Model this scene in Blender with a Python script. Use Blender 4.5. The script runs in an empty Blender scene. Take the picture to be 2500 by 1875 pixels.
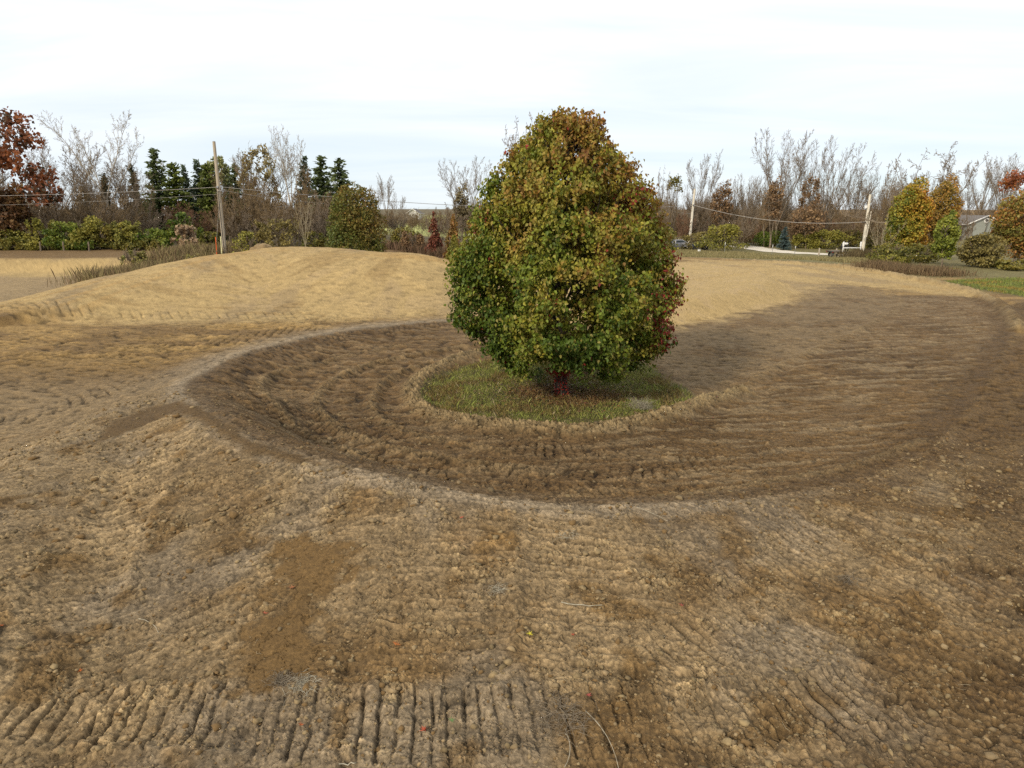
import bpy, math, random
import numpy as np
from mathutils import Vector, Matrix

# ------------------------------------------------------------------ camera, sky, sun, exposure
S = bpy.context.scene
col = S.collection
random.seed(7)
RNG = np.random.default_rng(11)
R = math.radians
FOC, CX, CY, PIT, ZC = 1500.0, 1106.0, 829.5, R(14.2), 4.9
cP, sP = math.cos(PIT), math.sin(PIT)

cd = bpy.data.cameras.new('camera')
cam = bpy.data.objects.new('camera', cd); col.objects.link(cam)
cam.location = (0, 0, ZC); cam.rotation_euler = (R(90) - PIT, 0, 0)
cd.sensor_width = 36; cd.lens = 36 * FOC / 2212; cd.clip_end = 6000
S.camera = cam
S.cycles.use_denoising = False

SUN_EL, SUN_AZ = R(30), R(-142)         # azimuth measured from +Y towards +X: behind the camera, to the left
w = bpy.data.worlds.new('World'); S.world = w; w.use_nodes = True
nt = w.node_tree; N = nt.nodes; L = nt.links; N.clear()
out = N.new('ShaderNodeOutputWorld')
sky = N.new('ShaderNodeTexSky'); sky.sky_type = 'NISHITA'; sky.sun_disc = False
sky.sun_elevation = SUN_EL; sky.sun_rotation = SUN_AZ; sky.air_density = 1.0; sky.dust_density = 0.3; sky.ozone_density = 2.0
bg1 = N.new('ShaderNodeBackground'); bg1.inputs['Strength'].default_value = 0.10
L.new(sky.outputs[0], bg1.inputs['Color'])
bg2 = N.new('ShaderNodeBackground'); bg2.inputs['Color'].default_value = (0.93, 0.98, 1.0, 1); bg2.inputs['Strength'].default_value = 0.985
tc = N.new('ShaderNodeTexCoord'); sep = N.new('ShaderNodeSeparateXYZ'); L.new(tc.outputs['Generated'], sep.inputs[0])
# cloud deck: project the view direction on a flat layer, stretch it into long streaks
zc_ = N.new('ShaderNodeMath'); zc_.operation = 'MAXIMUM'; zc_.inputs[1].default_value = 0.0; L.new(sep.outputs[2], zc_.inputs[0])
za = N.new('ShaderNodeMath'); za.operation = 'ADD'; za.inputs[1].default_value = 0.12; L.new(zc_.outputs[0], za.inputs[0])
dx = N.new('ShaderNodeMath'); dx.operation = 'DIVIDE'; L.new(sep.outputs[0], dx.inputs[0]); L.new(za.outputs[0], dx.inputs[1])
dy = N.new('ShaderNodeMath'); dy.operation = 'DIVIDE'; L.new(sep.outputs[1], dy.inputs[0]); L.new(za.outputs[0], dy.inputs[1])
cmb = N.new('ShaderNodeCombineXYZ'); L.new(dx.outputs[0], cmb.inputs[0]); L.new(dy.outputs[0], cmb.inputs[1])
mp = N.new('ShaderNodeMapping'); mp.inputs['Rotation'].default_value = (0, 0, R(12)); mp.inputs['Scale'].default_value = (0.30, 0.8, 1)
L.new(cmb.outputs[0], mp.inputs['Vector'])
nz = N.new('ShaderNodeTexNoise'); nz.inputs['Scale'].default_value = 1.1; nz.inputs['Detail'].default_value = 6; nz.inputs['Roughness'].default_value = 0.55; nz.inputs['Distortion'].default_value = 0.5
L.new(mp.outputs[0], nz.inputs['Vector'])
mr = N.new('ShaderNodeMapRange'); mr.inputs['From Min'].default_value = 0.33; mr.inputs['From Max'].default_value = 0.62
L.new(nz.outputs['Fac'], mr.inputs['Value'])
el = N.new('ShaderNodeMapRange'); el.inputs['From Min'].default_value = 0.02; el.inputs['From Max'].default_value = 0.30
el.inputs['To Min'].default_value = 0.0; el.inputs['To Max'].default_value = 1.0; L.new(sep.outputs[2], el.inputs['Value'])
m1 = N.new('ShaderNodeMath'); m1.operation = 'MULTIPLY_ADD'; m1.inputs[1].default_value = 0.10; m1.inputs[2].default_value = 0.80
L.new(mr.outputs[0], m1.inputs[0])
m2 = N.new('ShaderNodeMath'); m2.operation = 'MULTIPLY_ADD'; m2.inputs[1].default_value = 0.15; m2.use_clamp = True
L.new(el.outputs[0], m2.inputs[0]); L.new(m1.outputs[0], m2.inputs[2])
rmp = N.new('ShaderNodeValToRGB'); rmp.color_ramp.elements[0].position = 0.0; rmp.color_ramp.elements[0].color = (.62, .71, .785, 1)
rmp.color_ramp.elements[1].position = 1.0; rmp.color_ramp.elements[1].color = (.98, .99, 1, 1)
e_ = rmp.color_ramp.elements.new(.55); e_.color = (.77, .82, .87, 1)
m3 = N.new('ShaderNodeMath'); m3.operation = 'MULTIPLY_ADD'; m3.inputs[1].default_value = .42; L.new(mr.outputs[0], m3.inputs[0])
m4 = N.new('ShaderNodeMath'); m4.operation = 'MULTIPLY'; m4.inputs[1].default_value = .62; L.new(el.outputs[0], m4.inputs[0]); L.new(m4.outputs[0], m3.inputs[2])
L.new(m3.outputs[0], rmp.inputs[0]); L.new(rmp.outputs[0], bg2.inputs['Color'])
mx = N.new('ShaderNodeMixShader'); L.new(m2.outputs[0], mx.inputs[0]); L.new(bg1.outputs[0], mx.inputs[1]); L.new(bg2.outputs[0], mx.inputs[2])
L.new(mx.outputs[0], out.inputs['Surface'])

sd = bpy.data.lights.new('sun', 'SUN'); sd.energy = 2.6; sd.angle = R(6); sd.color = (1.0, 0.90, 0.74)
so = bpy.data.objects.new('sun', sd); col.objects.link(so)
sv = Vector((math.sin(SUN_AZ) * math.cos(SUN_EL), math.cos(SUN_AZ) * math.cos(SUN_EL), math.sin(SUN_EL)))
so.rotation_euler = sv.to_track_quat('Z', 'Y').to_euler(); so.location = sv * 50
S.view_settings.view_transform = 'Standard'; S.view_settings.look = 'None'
S.view_settings.exposure = 0.36; S.view_settings.gamma = 1.0

# ------------------------------------------------------------------ helpers
def ray(u, v):
    a = (u - CX) / FOC; b = (CY - v) / FOC
    return a, cP + b * sP, b * cP - sP
def W(u, v, z=0.0):                      # photograph position (2212 wide) and height -> ground plan
    a, dy_, dz_ = ray(u, v); t = (z - ZC) / dz_
    return (a * t, dy_ * t)
def AT(u, v, Y):                         # photograph position at distance Y -> point
    a, dy_, dz_ = ray(u, v); t = Y / dy_
    return (a * t, Y, ZC + dz_ * t)
def WP(pts):
    return np.array([W(*p) for p in pts])

def tag(o, label=None, cat=None, group=None, kind=None):
    if label: o['label'] = label
    if cat: o['category'] = cat
    if group: o['group'] = group
    if kind: o['kind'] = kind
    return o

def mesh(name, V, F, mat=None, C=None, smooth=False):
    V = np.asarray(V, dtype=np.float32); F = np.asarray(F, dtype=np.int32)
    me = bpy.data.meshes.new(name); k = F.shape[1]
    me.vertices.add(len(V)); me.vertices.foreach_set('co', V.ravel())
    me.loops.add(F.size); me.loops.foreach_set('vertex_index', F.ravel())
    me.polygons.add(len(F)); me.polygons.foreach_set('loop_start', np.arange(0, F.size, k, dtype=np.int32))
    me.polygons.foreach_set('loop_total', np.full(len(F), k, dtype=np.int32))
    if smooth: me.polygons.foreach_set('use_smooth', np.ones(len(F), dtype=bool))
    me.update(calc_edges=True)
    if C is not None:
        a = me.color_attributes.new('Col', 'FLOAT_COLOR', 'POINT')
        c4 = np.ones((len(V), 4), dtype=np.float32); c4[:, :3] = C
        a.data.foreach_set('color', c4.ravel())
    if mat: me.materials.append(mat)
    return me

def obj(name, me, parent=None, loc=(0, 0, 0)):
    o = bpy.data.objects.new(name, me); col.objects.link(o); o.location = loc
    if parent: o.parent = parent
    return o
def empty(name, loc=(0, 0, 0), rz=0, sc=1.0):
    o = bpy.data.objects.new(name, None); col.objects.link(o); o.location = loc; o.rotation_euler = (0, 0, rz)
    o.scale = (sc, sc, sc) if not hasattr(sc, '__len__') else sc
    o.empty_display_size = 0.3
    return o

# ---- numpy noise
def _h(ix, iy, seed):
    h = (ix.astype(np.int64) * 374761393 + iy.astype(np.int64) * 668265263 + seed * 1442695041) & 0xffffffff
    h = ((h ^ (h >> 13)) * 1274126177) & 0xffffffff
    h = ((h ^ (h >> 15)) * 2246822519) & 0xffffffff
    return ((h ^ (h >> 16)) & 0xffffff) / float(0xffffff)
def perlin(x, y, seed=0):
    x = np.asarray(x, float); y = np.asarray(y, float)
    x0 = np.floor(x); y0 = np.floor(y); fx = x - x0; fy = y - y0
    x0 = x0.astype(np.int64); y0 = y0.astype(np.int64)
    u = fx * fx * fx * (fx * (fx * 6 - 15) + 10); v = fy * fy * fy * (fy * (fy * 6 - 15) + 10)
    def g(ix, iy, dx, dy):
        a = _h(ix, iy, seed) * 6.2831853
        return np.cos(a) * dx + np.sin(a) * dy
    a = g(x0, y0, fx, fy); b = g(x0 + 1, y0, fx - 1, fy); c = g(x0, y0 + 1, fx, fy - 1); d = g(x0 + 1, y0 + 1, fx - 1, fy - 1)
    return ((a * (1 - u) + b * u) * (1 - v) + (c * (1 - u) + d * u) * v) * 1.5
def fbm(x, y, octv=4, seed=0, gain=0.5, lac=2.07):
    s = np.zeros_like(np.asarray(x, float)); a = 1.0; t = 0
    for i in range(octv):
        s += a * perlin(x, y, seed + i * 17); t += a; a *= gain; x = x * lac + 3.1; y = y * lac - 1.7
    return s / t
def worley(x, y, seed=0, jit=0.9):
    x0 = np.floor(x); y0 = np.floor(y); f1 = np.full(x.shape, 9.0); f2 = np.full(x.shape, 9.0); idv = np.zeros(x.shape)
    for i in (-1, 0, 1):
        for j in (-1, 0, 1):
            cx = (x0 + i).astype(np.int64); cy = (y0 + j).astype(np.int64)
            px = cx + 0.5 + jit * (_h(cx, cy, seed) - 0.5); py = cy + 0.5 + jit * (_h(cx, cy, seed + 5) - 0.5)
            d = (px - x) ** 2 + (py - y) ** 2
            n = d < f1
            f2 = np.where(n, f1, np.minimum(f2, d)); idv = np.where(n, _h(cx, cy, seed + 9), idv); f1 = np.where(n, d, f1)
    return np.sqrt(f1), np.sqrt(f2), idv
def ss(a, b, x):
    t = np.clip((x - a) / (b - a), 0, 1); return t * t * (3 - 2 * t)

def pdist(x, y, pts, vals=None):
    """distance, side (+1 left of the line), arc length, interpolated values along a polyline"""
    best = np.full(x.shape, 1e18); side = np.ones(x.shape); s = np.zeros(x.shape)
    vo = None if vals is None else np.zeros(x.shape + (vals.shape[1],))
    acc = 0.0
    for i in range(len(pts) - 1):
        ax, ay = pts[i]; bx, by = pts[i + 1]; ex, ey = bx - ax, by - ay; l2 = ex * ex + ey * ey; l = math.sqrt(l2)
        t = np.clip(((x - ax) * ex + (y - ay) * ey) / l2, 0, 1)
        qx = x - ax - t * ex; qy = y - ay - t * ey; d = qx * qx + qy * qy
        n = d < best
        best = np.where(n, d, best); side = np.where(n, np.sign(ex * (y - ay) - ey * (x - ax)), side)
        s = np.where(n, acc + t * l, s)
        if vo is not None:
            vv = vals[i][None, :] * (1 - t[..., None]) + vals[i + 1][None, :] * t[..., None]
            vo = np.where(n[..., None], vv, vo)
        acc += l
    return np.sqrt(best), side, s, vo
def smooth_line(pts, k=3, vals=None):
    """Catmull-Rom resample"""
    P = np.array(pts, float)
    if vals is not None: P = np.hstack([P, vals])
    Q = np.vstack([2 * P[0] - P[1], P, 2 * P[-1] - P[-2]]); o = []
    for i in range(1, len(Q) - 2):
        for j in range(k):
            t = j / k
            o.append(0.5 * ((2 * Q[i]) + (-Q[i - 1] + Q[i + 1]) * t + (2 * Q[i - 1] - 5 * Q[i] + 4 * Q[i + 1] - Q[i + 2]) * t * t + (-Q[i - 1] + 3 * Q[i] - 3 * Q[i + 1] + Q[i + 2]) * t ** 3))
    o.append(Q[-2]); o = np.array(o)
    return (o[:, :2], o[:, 2:]) if vals is not None else o
def pinside(x, y, poly):
    ins = np.zeros(x.shape, bool); n = len(poly)
    for i in range(n):
        ax, ay = poly[i]; bx, by = poly[(i + 1) % n]
        if ay == by: continue
        c = ((ay > y) != (by > y)) & (x < (bx - ax) * (y - ay) / (by - ay) + ax)
        ins ^= c
    return ins
def psd(x, y, poly):                     # signed distance, positive inside
    P = np.vstack([poly, poly[:1]]); d = pdist(x, y, P)[0]
    return np.where(pinside(x, y, poly), d, -d)

# ------------------------------------------------------------------ the ground: shape
def uvz(L_): return WP(L_), np.array([[p[2] if len(p) > 2 else 0.0] for p in L_])

_b = [(1000, 688, .1), (860, 702, .15), (700, 722, .25), (560, 752, .38), (440, 797, .62), (393, 835, .88), (425, 874, 1.1), (530, 937, 1.1), (700, 992, 1.02),
      (900, 1040, .9), (1100, 1075, .74), (1300, 1088, .62), (1500, 1088, .48), (1700, 1068, .38), (1850, 1033, .28), (2000, 970, .18),
      (2085, 900, .12), (2155, 800, .08), (2195, 710, .05)]
BERM, BERM_H = smooth_line(WP(_b), 3, np.array([[p[2] * 1.0] for p in _b]))
_s = [(393, 838, .9), (300, 885, .88), (150, 985, .75), (0, 1110, .62), (-260, 1330, .45)]
SPUR, SPUR_H = smooth_line(WP(_s), 3, np.array([[p[2]] for p in _s]))
_m = [(-90, 705, .25, 2), (60, 660, .6, 4), (230, 607, 1.2, 7), (330, 580, 1.6, 9), (400, 563, 1.9, 10.5), (520, 545, 2.25, 11.5), (640, 533, 2.5, 12.5),
      (760, 541, 2.36, 11.5), (815, 545, 2.3, 10.5), (870, 546, 2.3, 10), (930, 553, 2.1, 9), (985, 572, 1.5, 8.5), (1030, 590, .85, 8), (1090, 606, .3, 7)]
MND, MND_V = smooth_line(np.array([W(p[0], p[1], p[2]) for p in _m]), 3, np.array([[p[2], p[3]] for p in _m]))
TOE = smooth_line(WP([(-260, 730), (-60, 712), (120, 700), (300, 695), (500, 693), (700, 691), (880, 688), (1000, 685), (1100, 668), (1180, 640)]), 3)
LOBE = WP([(1440, 703, .0), (1530, 690), (1620, 672), (1695, 652), (1722, 632), (1700, 612), (1640, 597), (1540, 585), (1380, 585), (1100, 600), (1080, 690)])
TREE_XY = W(1212, 842, 0.05)
WIND = [  # loose windrows of soil beside the passes: points, height, half width
    ([(1605, 840), (1520, 865), (1450, 890), (1350, 915), (1250, 925), (1150, 922), (1050, 915), (960, 900), (915, 880), (893, 850), (905, 820), (950, 792), (1010, 772), (1080, 758)], .20, .50),
    ([(1590, 838), (1680, 790), (1800, 740), (1900, 692), (1945, 660), (1930, 640), (1860, 618), (1730, 592), (1600, 576)], .08, .30),
    ([(2200, 712), (2190, 690), (2165, 665), (2100, 632), (2030, 612), (1960, 600), (1880, 585), (1700, 563), (1560, 551)], .30, .50),
    ([(1060, 742), (850, 775), (740, 810), (685, 850), (690, 890), (740, 930), (850, 970), (1000, 1003), (1150, 1018)], .10, .26),
    ([(1000, 762), (870, 800), (815, 840), (805, 880), (850, 920), (950, 953), (1090, 975)], .07, .22),
    ([(880, 745), (720, 775), (600, 815), (560, 850), (580, 890), (660, 940), (800, 990)], .06, .22),
    ([(2010, 985), (2090, 905), (2150, 810), (2185, 730)], .05, .30),
    ([(1450, 1078), (1700, 1056), (1850, 1020), (1990, 960)], .07, .25),
    ([(1480, 562), (1620, 568), (1760, 582), (1900, 606), (2010, 630)], .16, .35),
    ([(1470, 580), (1560, 590), (1640, 604), (1700, 622)], .14, .3),
    ([(1500, 630), (1580, 618), (1660, 606)], .12, .25),
    ([(1200, 560), (1400, 556), (1600, 566), (1800, 590)], .12, .4),
    ([(-80, 548), (80, 545), (250, 543), (360, 540)], .12, .8),
]
WINDW = [(smooth_line(WP(p), 3), h, hw) for p, h, hw in WIND]

def macro(x, y):
    x = np.asarray(x, float); y = np.asarray(y, float)
    z = -0.08 * np.exp(-((x - 3) ** 2 / 60 + (y - 17) ** 2 / 60)) - 1.3 * ss(58, 100, y) * ss(-6, 12, x) - 1.1 * ss(75, 150, y) * ss(12, -6, x) * ss(-22, -10, x)
    z = z + 0.95 * ss(54.0, 57.2, y + 0.25 * np.sin(x * .35)) * ss(2, -14, x)
    d, s, _, v = pdist(x, y, BERM, BERM_H); h = v[..., 0]
    wdt = np.where(s > 0, 1.5 + .9 * ss(1, -3, x), 4.8 - 1.6 * ss(14, 22, y))
    t = np.clip((d - 0.12) / wdt, 0, 1)
    r1 = h * np.where(s > 0, 0.5 + 0.5 * np.cos(np.pi * t), (1 - t) ** 1.35)
    d, s, _, v = pdist(x, y, SPUR, SPUR_H)
    t = np.clip((d - 0.35) / np.where(s > 0, 3.2, 2.6), 0, 1); r2 = v[..., 0] * (0.5 + 0.5 * np.cos(np.pi * t))
    k = 0.12; hh = np.clip(0.5 + 0.5 * (r1 - r2) / k, 0, 1); r = r2 * (1 - hh) + r1 * hh + k * hh * (1 - hh) * 0.5
    d0, s, _, v = pdist(x, y, MND, MND_V); v = v.copy(); d = d0.copy()
    b = (d0 < 16) & (d0 > .6)
    if b.any():
        xb, yb, db = x[b], y[b], d0[b]; sw = np.zeros(xb.shape); sh_ = np.zeros(xb.shape); sr = np.zeros(xb.shape); sdd = np.zeros(xb.shape)
        for q in range(len(MND)):
            dk = np.hypot(xb - MND[q, 0], yb - MND[q, 1]); wk = np.exp(-(dk - db) / 1.3); sw += wk; sh_ += wk * MND_V[q, 0]; sr += wk * MND_V[q, 1]; sdd += wk * dk
        f = ss(.6, 2.5, db); v[b, 0] = v[b, 0] * (1 - f) + sh_ / sw * f; v[b, 1] = v[b, 1] * (1 - f) + sr / sw * f
    dt_, st_, _, _ = pdist(x, y, TOE)
    face_t = np.where(st_ > 0, np.clip(d - .7, 0, 99) / (np.clip(d - .7, 0, 99) + dt_ + 1e-6), 1.0)
    wr = v[..., 1]; t = np.clip((d - 0.7) / np.where(s > 0, 5.0, wr), 0, 1)
    r3 = v[..., 0] * np.where(s > 0, 0.5 + 0.5 * np.cos(np.pi * t), 1 - (.35 * face_t + .65 * ss(0, 1, face_t)))
    r4 = 0.75 * ss(-0.1, 2.0, psd(x, y, LOBE))
    z = z + np.maximum(np.maximum(r, r3), r4)
    return z + 0.05 * perlin(x * .35, y * .35, 3) + 0.10 * perlin(x * .09, y * .09, 4)

LANES = [  # cleat marks: path, half width, period, depth, skew
    ([(-260, 1530), (0, 1545), (300, 1560), (700, 1570), (1100, 1572), (1600, 1555), (1900, 1505), (2150, 1430)], .43, .165, .051, 0.12),
    ([(1010, 1085), (985, 1250), (960, 1460)], .8, .23, .045, 0.1), ([(1240, 1095), (1245, 1250), (1260, 1470)], .7, .22, .042, -.1),
    ([(790, 1060), (700, 1250), (600, 1460)], .65, .22, .036, 0.2), ([(420, 980), (300, 1130), (120, 1400)], .55, .21, .02, 0.3),
    ([(230, 900), (60, 1010), (-200, 1200)], .5, .21, .03, 0.5), ([(1420, 1480), (1640, 1290), (1820, 1150)], .42, .19, .026, -.2), ([(1700, 1620), (1950, 1420), (2120, 1260)], .45, .19, .028, -.3),
    ([(1560, 1560), (1800, 1380), (1980, 1230)], .3, .18, .02, .2), ([(1980, 1659), (2120, 1560), (2300, 1430)], .5, .19, .03, .4),
    ([(1380, 1010), (1560, 930), (1760, 830), (1900, 745), (1960, 690), (1950, 660)], 1.15, .27, .050, .25),
    ([(1700, 1030), (1880, 930), (2010, 820), (2070, 720), (2040, 660)], .95, .27, .050, .2),
    ([(1000, 940), (1150, 965), (1330, 965), (1500, 925), (1640, 860)], .45, .2, .06, .1),
    ([(900, 985), (1100, 1010), (1300, 1018), (1500, 1000), (1640, 960)], .4, .22, .045, -.4),
    ([(540, 885), (640, 950), (800, 1005), (1000, 1045), (1250, 1062), (1500, 1060), (1700, 1035)], .42, .22, .055, .5),
    ([(960, 722), (760, 762), (640, 805), (610, 850), (640, 900), (740, 955)], .5, .25, .055, .6), ([(1000, 700), (760, 735), (560, 790), (480, 835), (500, 880)], .5, .25, .06, -.6),
    ([(1030, 745), (860, 790), (770, 840), (770, 890), (860, 945)], .45, .25, .06, .4),
    ([(-150, 752), (200, 735), (520, 710), (760, 693), (1000, 676)], .9, .42, .085, .9), ([(-150, 790), (200, 768), (450, 745), (700, 708)], .9, .42, .085, -.9),
    ([(-150, 850), (100, 820), (330, 785), (500, 750)], .8, .36, .075, .7), ([(-150, 940), (100, 890), (300, 840), (420, 800)], .8, .32, .065, -.5),
    ([(-150, 700), (100, 688), (400, 685), (700, 688)], .7, .45, .08, .6),
    ([(1500, 800), (1650, 745), (1800, 690), (1850, 650), (1800, 625)], 1.3, .3, .04, .3),
    ([(-200, 1010), (0, 960), (200, 880), (360, 830)], .5, .24, .03, .4),
]
LANEW = [(smooth_line(WP(p), 3), a, b, c, e) for p, a, b, c, e in LANES]
GRASS = smooth_line(WP([(908, 868), (915, 835), (955, 803), (1030, 782), (1120, 770), (1300, 768), (1400, 785), (1440, 815), (1500, 845), (1445, 872), (1350, 900), (1200, 908), (1060, 906), (960, 890), (908, 868)]), 3)[:-1]

def bbox_mask(x, y, pts, m):
    return (x > pts[:, 0].min() - m) & (x < pts[:, 0].max() + m) & (y > pts[:, 1].min() - m) & (y < pts[:, 1].max() + m)

# colour zones (the soils themselves)
gold = np.array((.335, .232, .098)); goldb = np.array((.30, .188, .068)); tan = np.array((.218, .153, .080)); brown = np.array((.115, .070, .028))
grey = np.array((.185, .140, .088)); dark = np.array((.065, .038, .015)); clay = np.array((.125, .072, .024)); pale = np.array((.30, .215, .105)); gund = np.array((.085, .07, .028))
Z_GOLD = np.vstack([WP([(-900, 690), (0, 688), (380, 700), (700, 697), (1000, 684), (1250, 706), (1440, 706), (1620, 676), (1722, 640), (1800, 610), (1950, 628), (2080, 640), (2130, 640), (2080, 622), (1960, 598), (1880, 583), (1700, 561), (1480, 548)]), [(20, 70), (-6, 60), (-90, 54.5)]])
Z_LFAR = np.vstack([WP([(-600, 600), (0, 598), (235, 600), (150, 635), (0, 668), (-600, 720)])])
Z_BAND = WP([(330, 872, .9), (385, 860, 1.), (432, 880, 1.1), (535, 940, 1.1), (705, 994, 1.02), (745, 1012, .95), (640, 1008, .9), (540, 985, .9), (455, 935, .95), (380, 900, .9), (280, 925, .85), (200, 965, .75), (250, 905, .85)])
Z_BOWL = np.vstack([BERM[:len(BERM)], WP([(2165, 665), (2100, 640), (1950, 640), (1700, 655), (1440, 706), (1250, 706)])])
Z_SEAM = WP([(1605, 838), (1680, 790), (1800, 740), (1900, 692), (1945, 660), (1930, 640), (1860, 618), (1730, 600), (1720, 640), (1620, 676), (1440, 706), (1380, 760), (1440, 815), (1520, 850)])
Z_LBOWL = WP([(1010, 692), (860, 705), (700, 726), (560, 756), (450, 800), (420, 840), (450, 880), (560, 940), (720, 992), (900, 1038), (1100, 1072), (1300, 1083), (1500, 1050), (1400, 960), (1200, 930), (1000, 905), (900, 850), (960, 790), (1080, 757), (1200, 720)])
Z_RGT = WP([(2212, 720), (2175, 800), (2110, 900), (2030, 985), (2040, 1100), (2100, 1250), (2000, 1420), (1850, 1600), (1750, 1800), (3200, 1800), (3200, 720)])
Z_GRASSR = WP([(2030, 608), (2140, 603), (2700, 600), (2700, 680), (2300, 655), (2200, 640), (2110, 625)])
Z_FARG = np.vstack([WP([(1470, 548, -.6), (1700, 563, -.4), (1880, 583, -.2), (2000, 600), (2800, 612)]), [(110, 62), (110, 190), (6, 190), (6, 92)]])
Z_DIRTR = WP([(2150, 660), (2212, 655), (2600, 690), (2600, 730), (2230, 720)])
Z_CLAY = WP([(640, 1215, .3), (715, 1225, .3), (745, 1275, .3), (700, 1330, .28), (690, 1410, .22), (560, 1470, .15), (500, 1440, .15), (560, 1370, .22), (560, 1300, .25), (620, 1270, .28)])

def detail(x, y, want_col=True, lod=None):
    """full height and soil colour"""
    r = np.hypot(x, y)
    near = ss(26, 8, r); mid = ss(60, 20, r)
    z = macro(x, y)
    n1 = fbm(x * .9, y * .9, 4, 21); n2 = fbm(x * 3.1, y * 3.1, 4, 31); n3 = fbm(x * 11, y * 11, 3, 41)
    wx = x + 0.05 * n2; wy = y + 0.05 * perlin(x * 2.2 + 9, y * 2.2, 61)
    # masks
    def zone(P, soft=0.3, nz=0.5, marg=3):
        m = np.zeros(x.shape); b = bbox_mask(x, y, P, marg)
        if b.any():
            sdv = psd(x[b], y[b], P) + nz * (n1[b] + 0.6 * n2[b]); m[b] = ss(-soft, soft, sdv)
        return m
    mg = zone(Z_GOLD, 1.3, 1.5, 6); mlf = zone(Z_LFAR, 1.2, .8, 5); mband = zone(Z_BAND, .12, .16); mbowl = zone(Z_BOWL, .2, .25); mseam = zone(Z_SEAM, .9, .9)
    mlb = zone(Z_LBOWL, .4, .35); mrgt = zone(Z_RGT, .7, .9); mgr = zone(GRASS, .12, .14); mgrr = zone(Z_GRASSR, .8, .8); mfg = zone(Z_FARG, 1.2, 1.2, 6)
    mclay = zone(Z_CLAY, .16, .75); mdr = zone(Z_DIRTR, .6, .8)
    fore = (1 - mbowl) * ss(16, 12, y) * (1 - mband) * (1 - mclay)
    rough = 1 - 0.75 * mband - 0.8 * mclay - 0.8 * mgr
    # coarse lumps
    z += (0.030 * n1 * mid + 0.014 * n2 * ss(40, 12, r) * rough + 0.010 * n3 * near * rough) * (1 - .5 * mg)
    patch = ss(-.25, .35, fbm(x * .8 + 40, y * .8, 3, 77))       # where clods lie
    patch2 = ss(-.1, .4, fbm(x * 1.7 + 4, y * 1.7 - 30, 3, 78))
    b = r < 30; clod = np.zeros(x.shape); cid = np.zeros(x.shape) + .5; fine = np.zeros(x.shape); fid = np.zeros(x.shape) + .5; crack = np.zeros(x.shape)
    if b.any():
        f1, f2, idv = worley(wx[b] * 9, wy[b] * 9, 5); c = ss(0.02, 0.35, f2 - f1) * (0.4 + 0.6 * idv)
        clod[b] = c; cid[b] = idv
        f1, f2, id2 = worley(wx[b] * 26 + 5, wy[b] * 26, 6); fine[b] = ss(0, .5, f2 - f1) * (.3 + .7 * id2); fid[b] = id2
        f1, f2, id3 = worley(wx[b] * 3.3 + .4 * n3[b], wy[b] * 3.3 + .4 * n3[b] + 9, 8); crack[b] = ss(.07, .0, f2 - f1) * (id3 > .35)
    lodn = ss(30, 10, r)
    edge = mrgt
    z += lodn * rough * (clod * (0.003 + 0.024 * patch * patch2 * (fore + .4 * mbowl) + .020 * edge) + fine * (0.004 + 0.014 * patch2)) - .015 * crack * lodn
    z += .035 * ss(16, 26, r) * ss(75, 45, r) * n2 * (1 - .6 * mg) + .012 * near * (1 - mband) * perlin(x * 6, y * 6, 52) * patch
    # hollows and cracks torn by the machine on the right and the left flank
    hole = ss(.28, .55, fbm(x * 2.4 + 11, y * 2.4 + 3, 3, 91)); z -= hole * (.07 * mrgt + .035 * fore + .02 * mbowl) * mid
    band = np.zeros(x.shape); shade = np.zeros(x.shape)                                    # groove shade painted into the soil colour
    for pts, hw, per, amp, skew in LANEW:
        m = bbox_mask(x, y, pts, hw + .4)
        if not m.any(): continue
        xx, yy = x[m], y[m]; d, s, al, _ = pdist(xx, yy, pts)
        wob = n2[m]
        e = ss(hw + .10, hw - .06, d + .10 * wob)
        # drop out here and there
        e *= (.45 if amp > .05 and per < .2 else .25) + (.55 if amp > .05 and per < .2 else .75) * ss(-.30, .12, fbm(xx * .7 + per * 50, yy * .7, 2, int(per * 1000) + int(hw * 100)))
        ph = (al + skew * s * d + .045 * wob + .035 * n1[m]) / per
        brk = ss(-.75, .0, perlin(al / per * .55 + 3, s * d * 3.5, int(per * 900)) + .35 * n3[m])
        fr = ph - np.floor(ph)
        tri = np.clip(np.abs(fr - .5) * 2, 0, 1)                  # 0 mid-ridge .. 1 groove
        lv = _h(np.floor(ph).astype(np.int64), np.floor(s * 0).astype(np.int64), 3)
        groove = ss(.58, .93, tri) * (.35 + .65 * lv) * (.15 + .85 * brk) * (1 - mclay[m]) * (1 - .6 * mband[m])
        res = ss(95 * per / .2 * .5, 22 * per / .2 * .5, r[m])
        z[m] += -amp * groove * e * res * 1.15 + amp * .35 * e * res - .012 * e * res
        z[m] += (.02 + .03 * (fore[m] > .5) * (amp < .055)) * ss(.14, .0, np.abs(d - hw + .1 * wob)) * res * (.5 + wob)
        band[m] = np.maximum(band[m], e * (amp < .055))
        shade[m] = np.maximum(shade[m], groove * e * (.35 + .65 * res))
    # short torn dashes and lumps left by blade and tracks, at every size the eye resolves
    dash_shade = np.zeros(x.shape)  # shadows of the dashes and lumps, painted into the soil colour
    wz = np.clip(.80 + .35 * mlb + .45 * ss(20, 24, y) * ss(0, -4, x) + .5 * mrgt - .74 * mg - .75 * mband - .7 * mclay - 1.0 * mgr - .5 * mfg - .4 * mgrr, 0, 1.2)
    sx = 1 + .6 * (x > 4)
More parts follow.
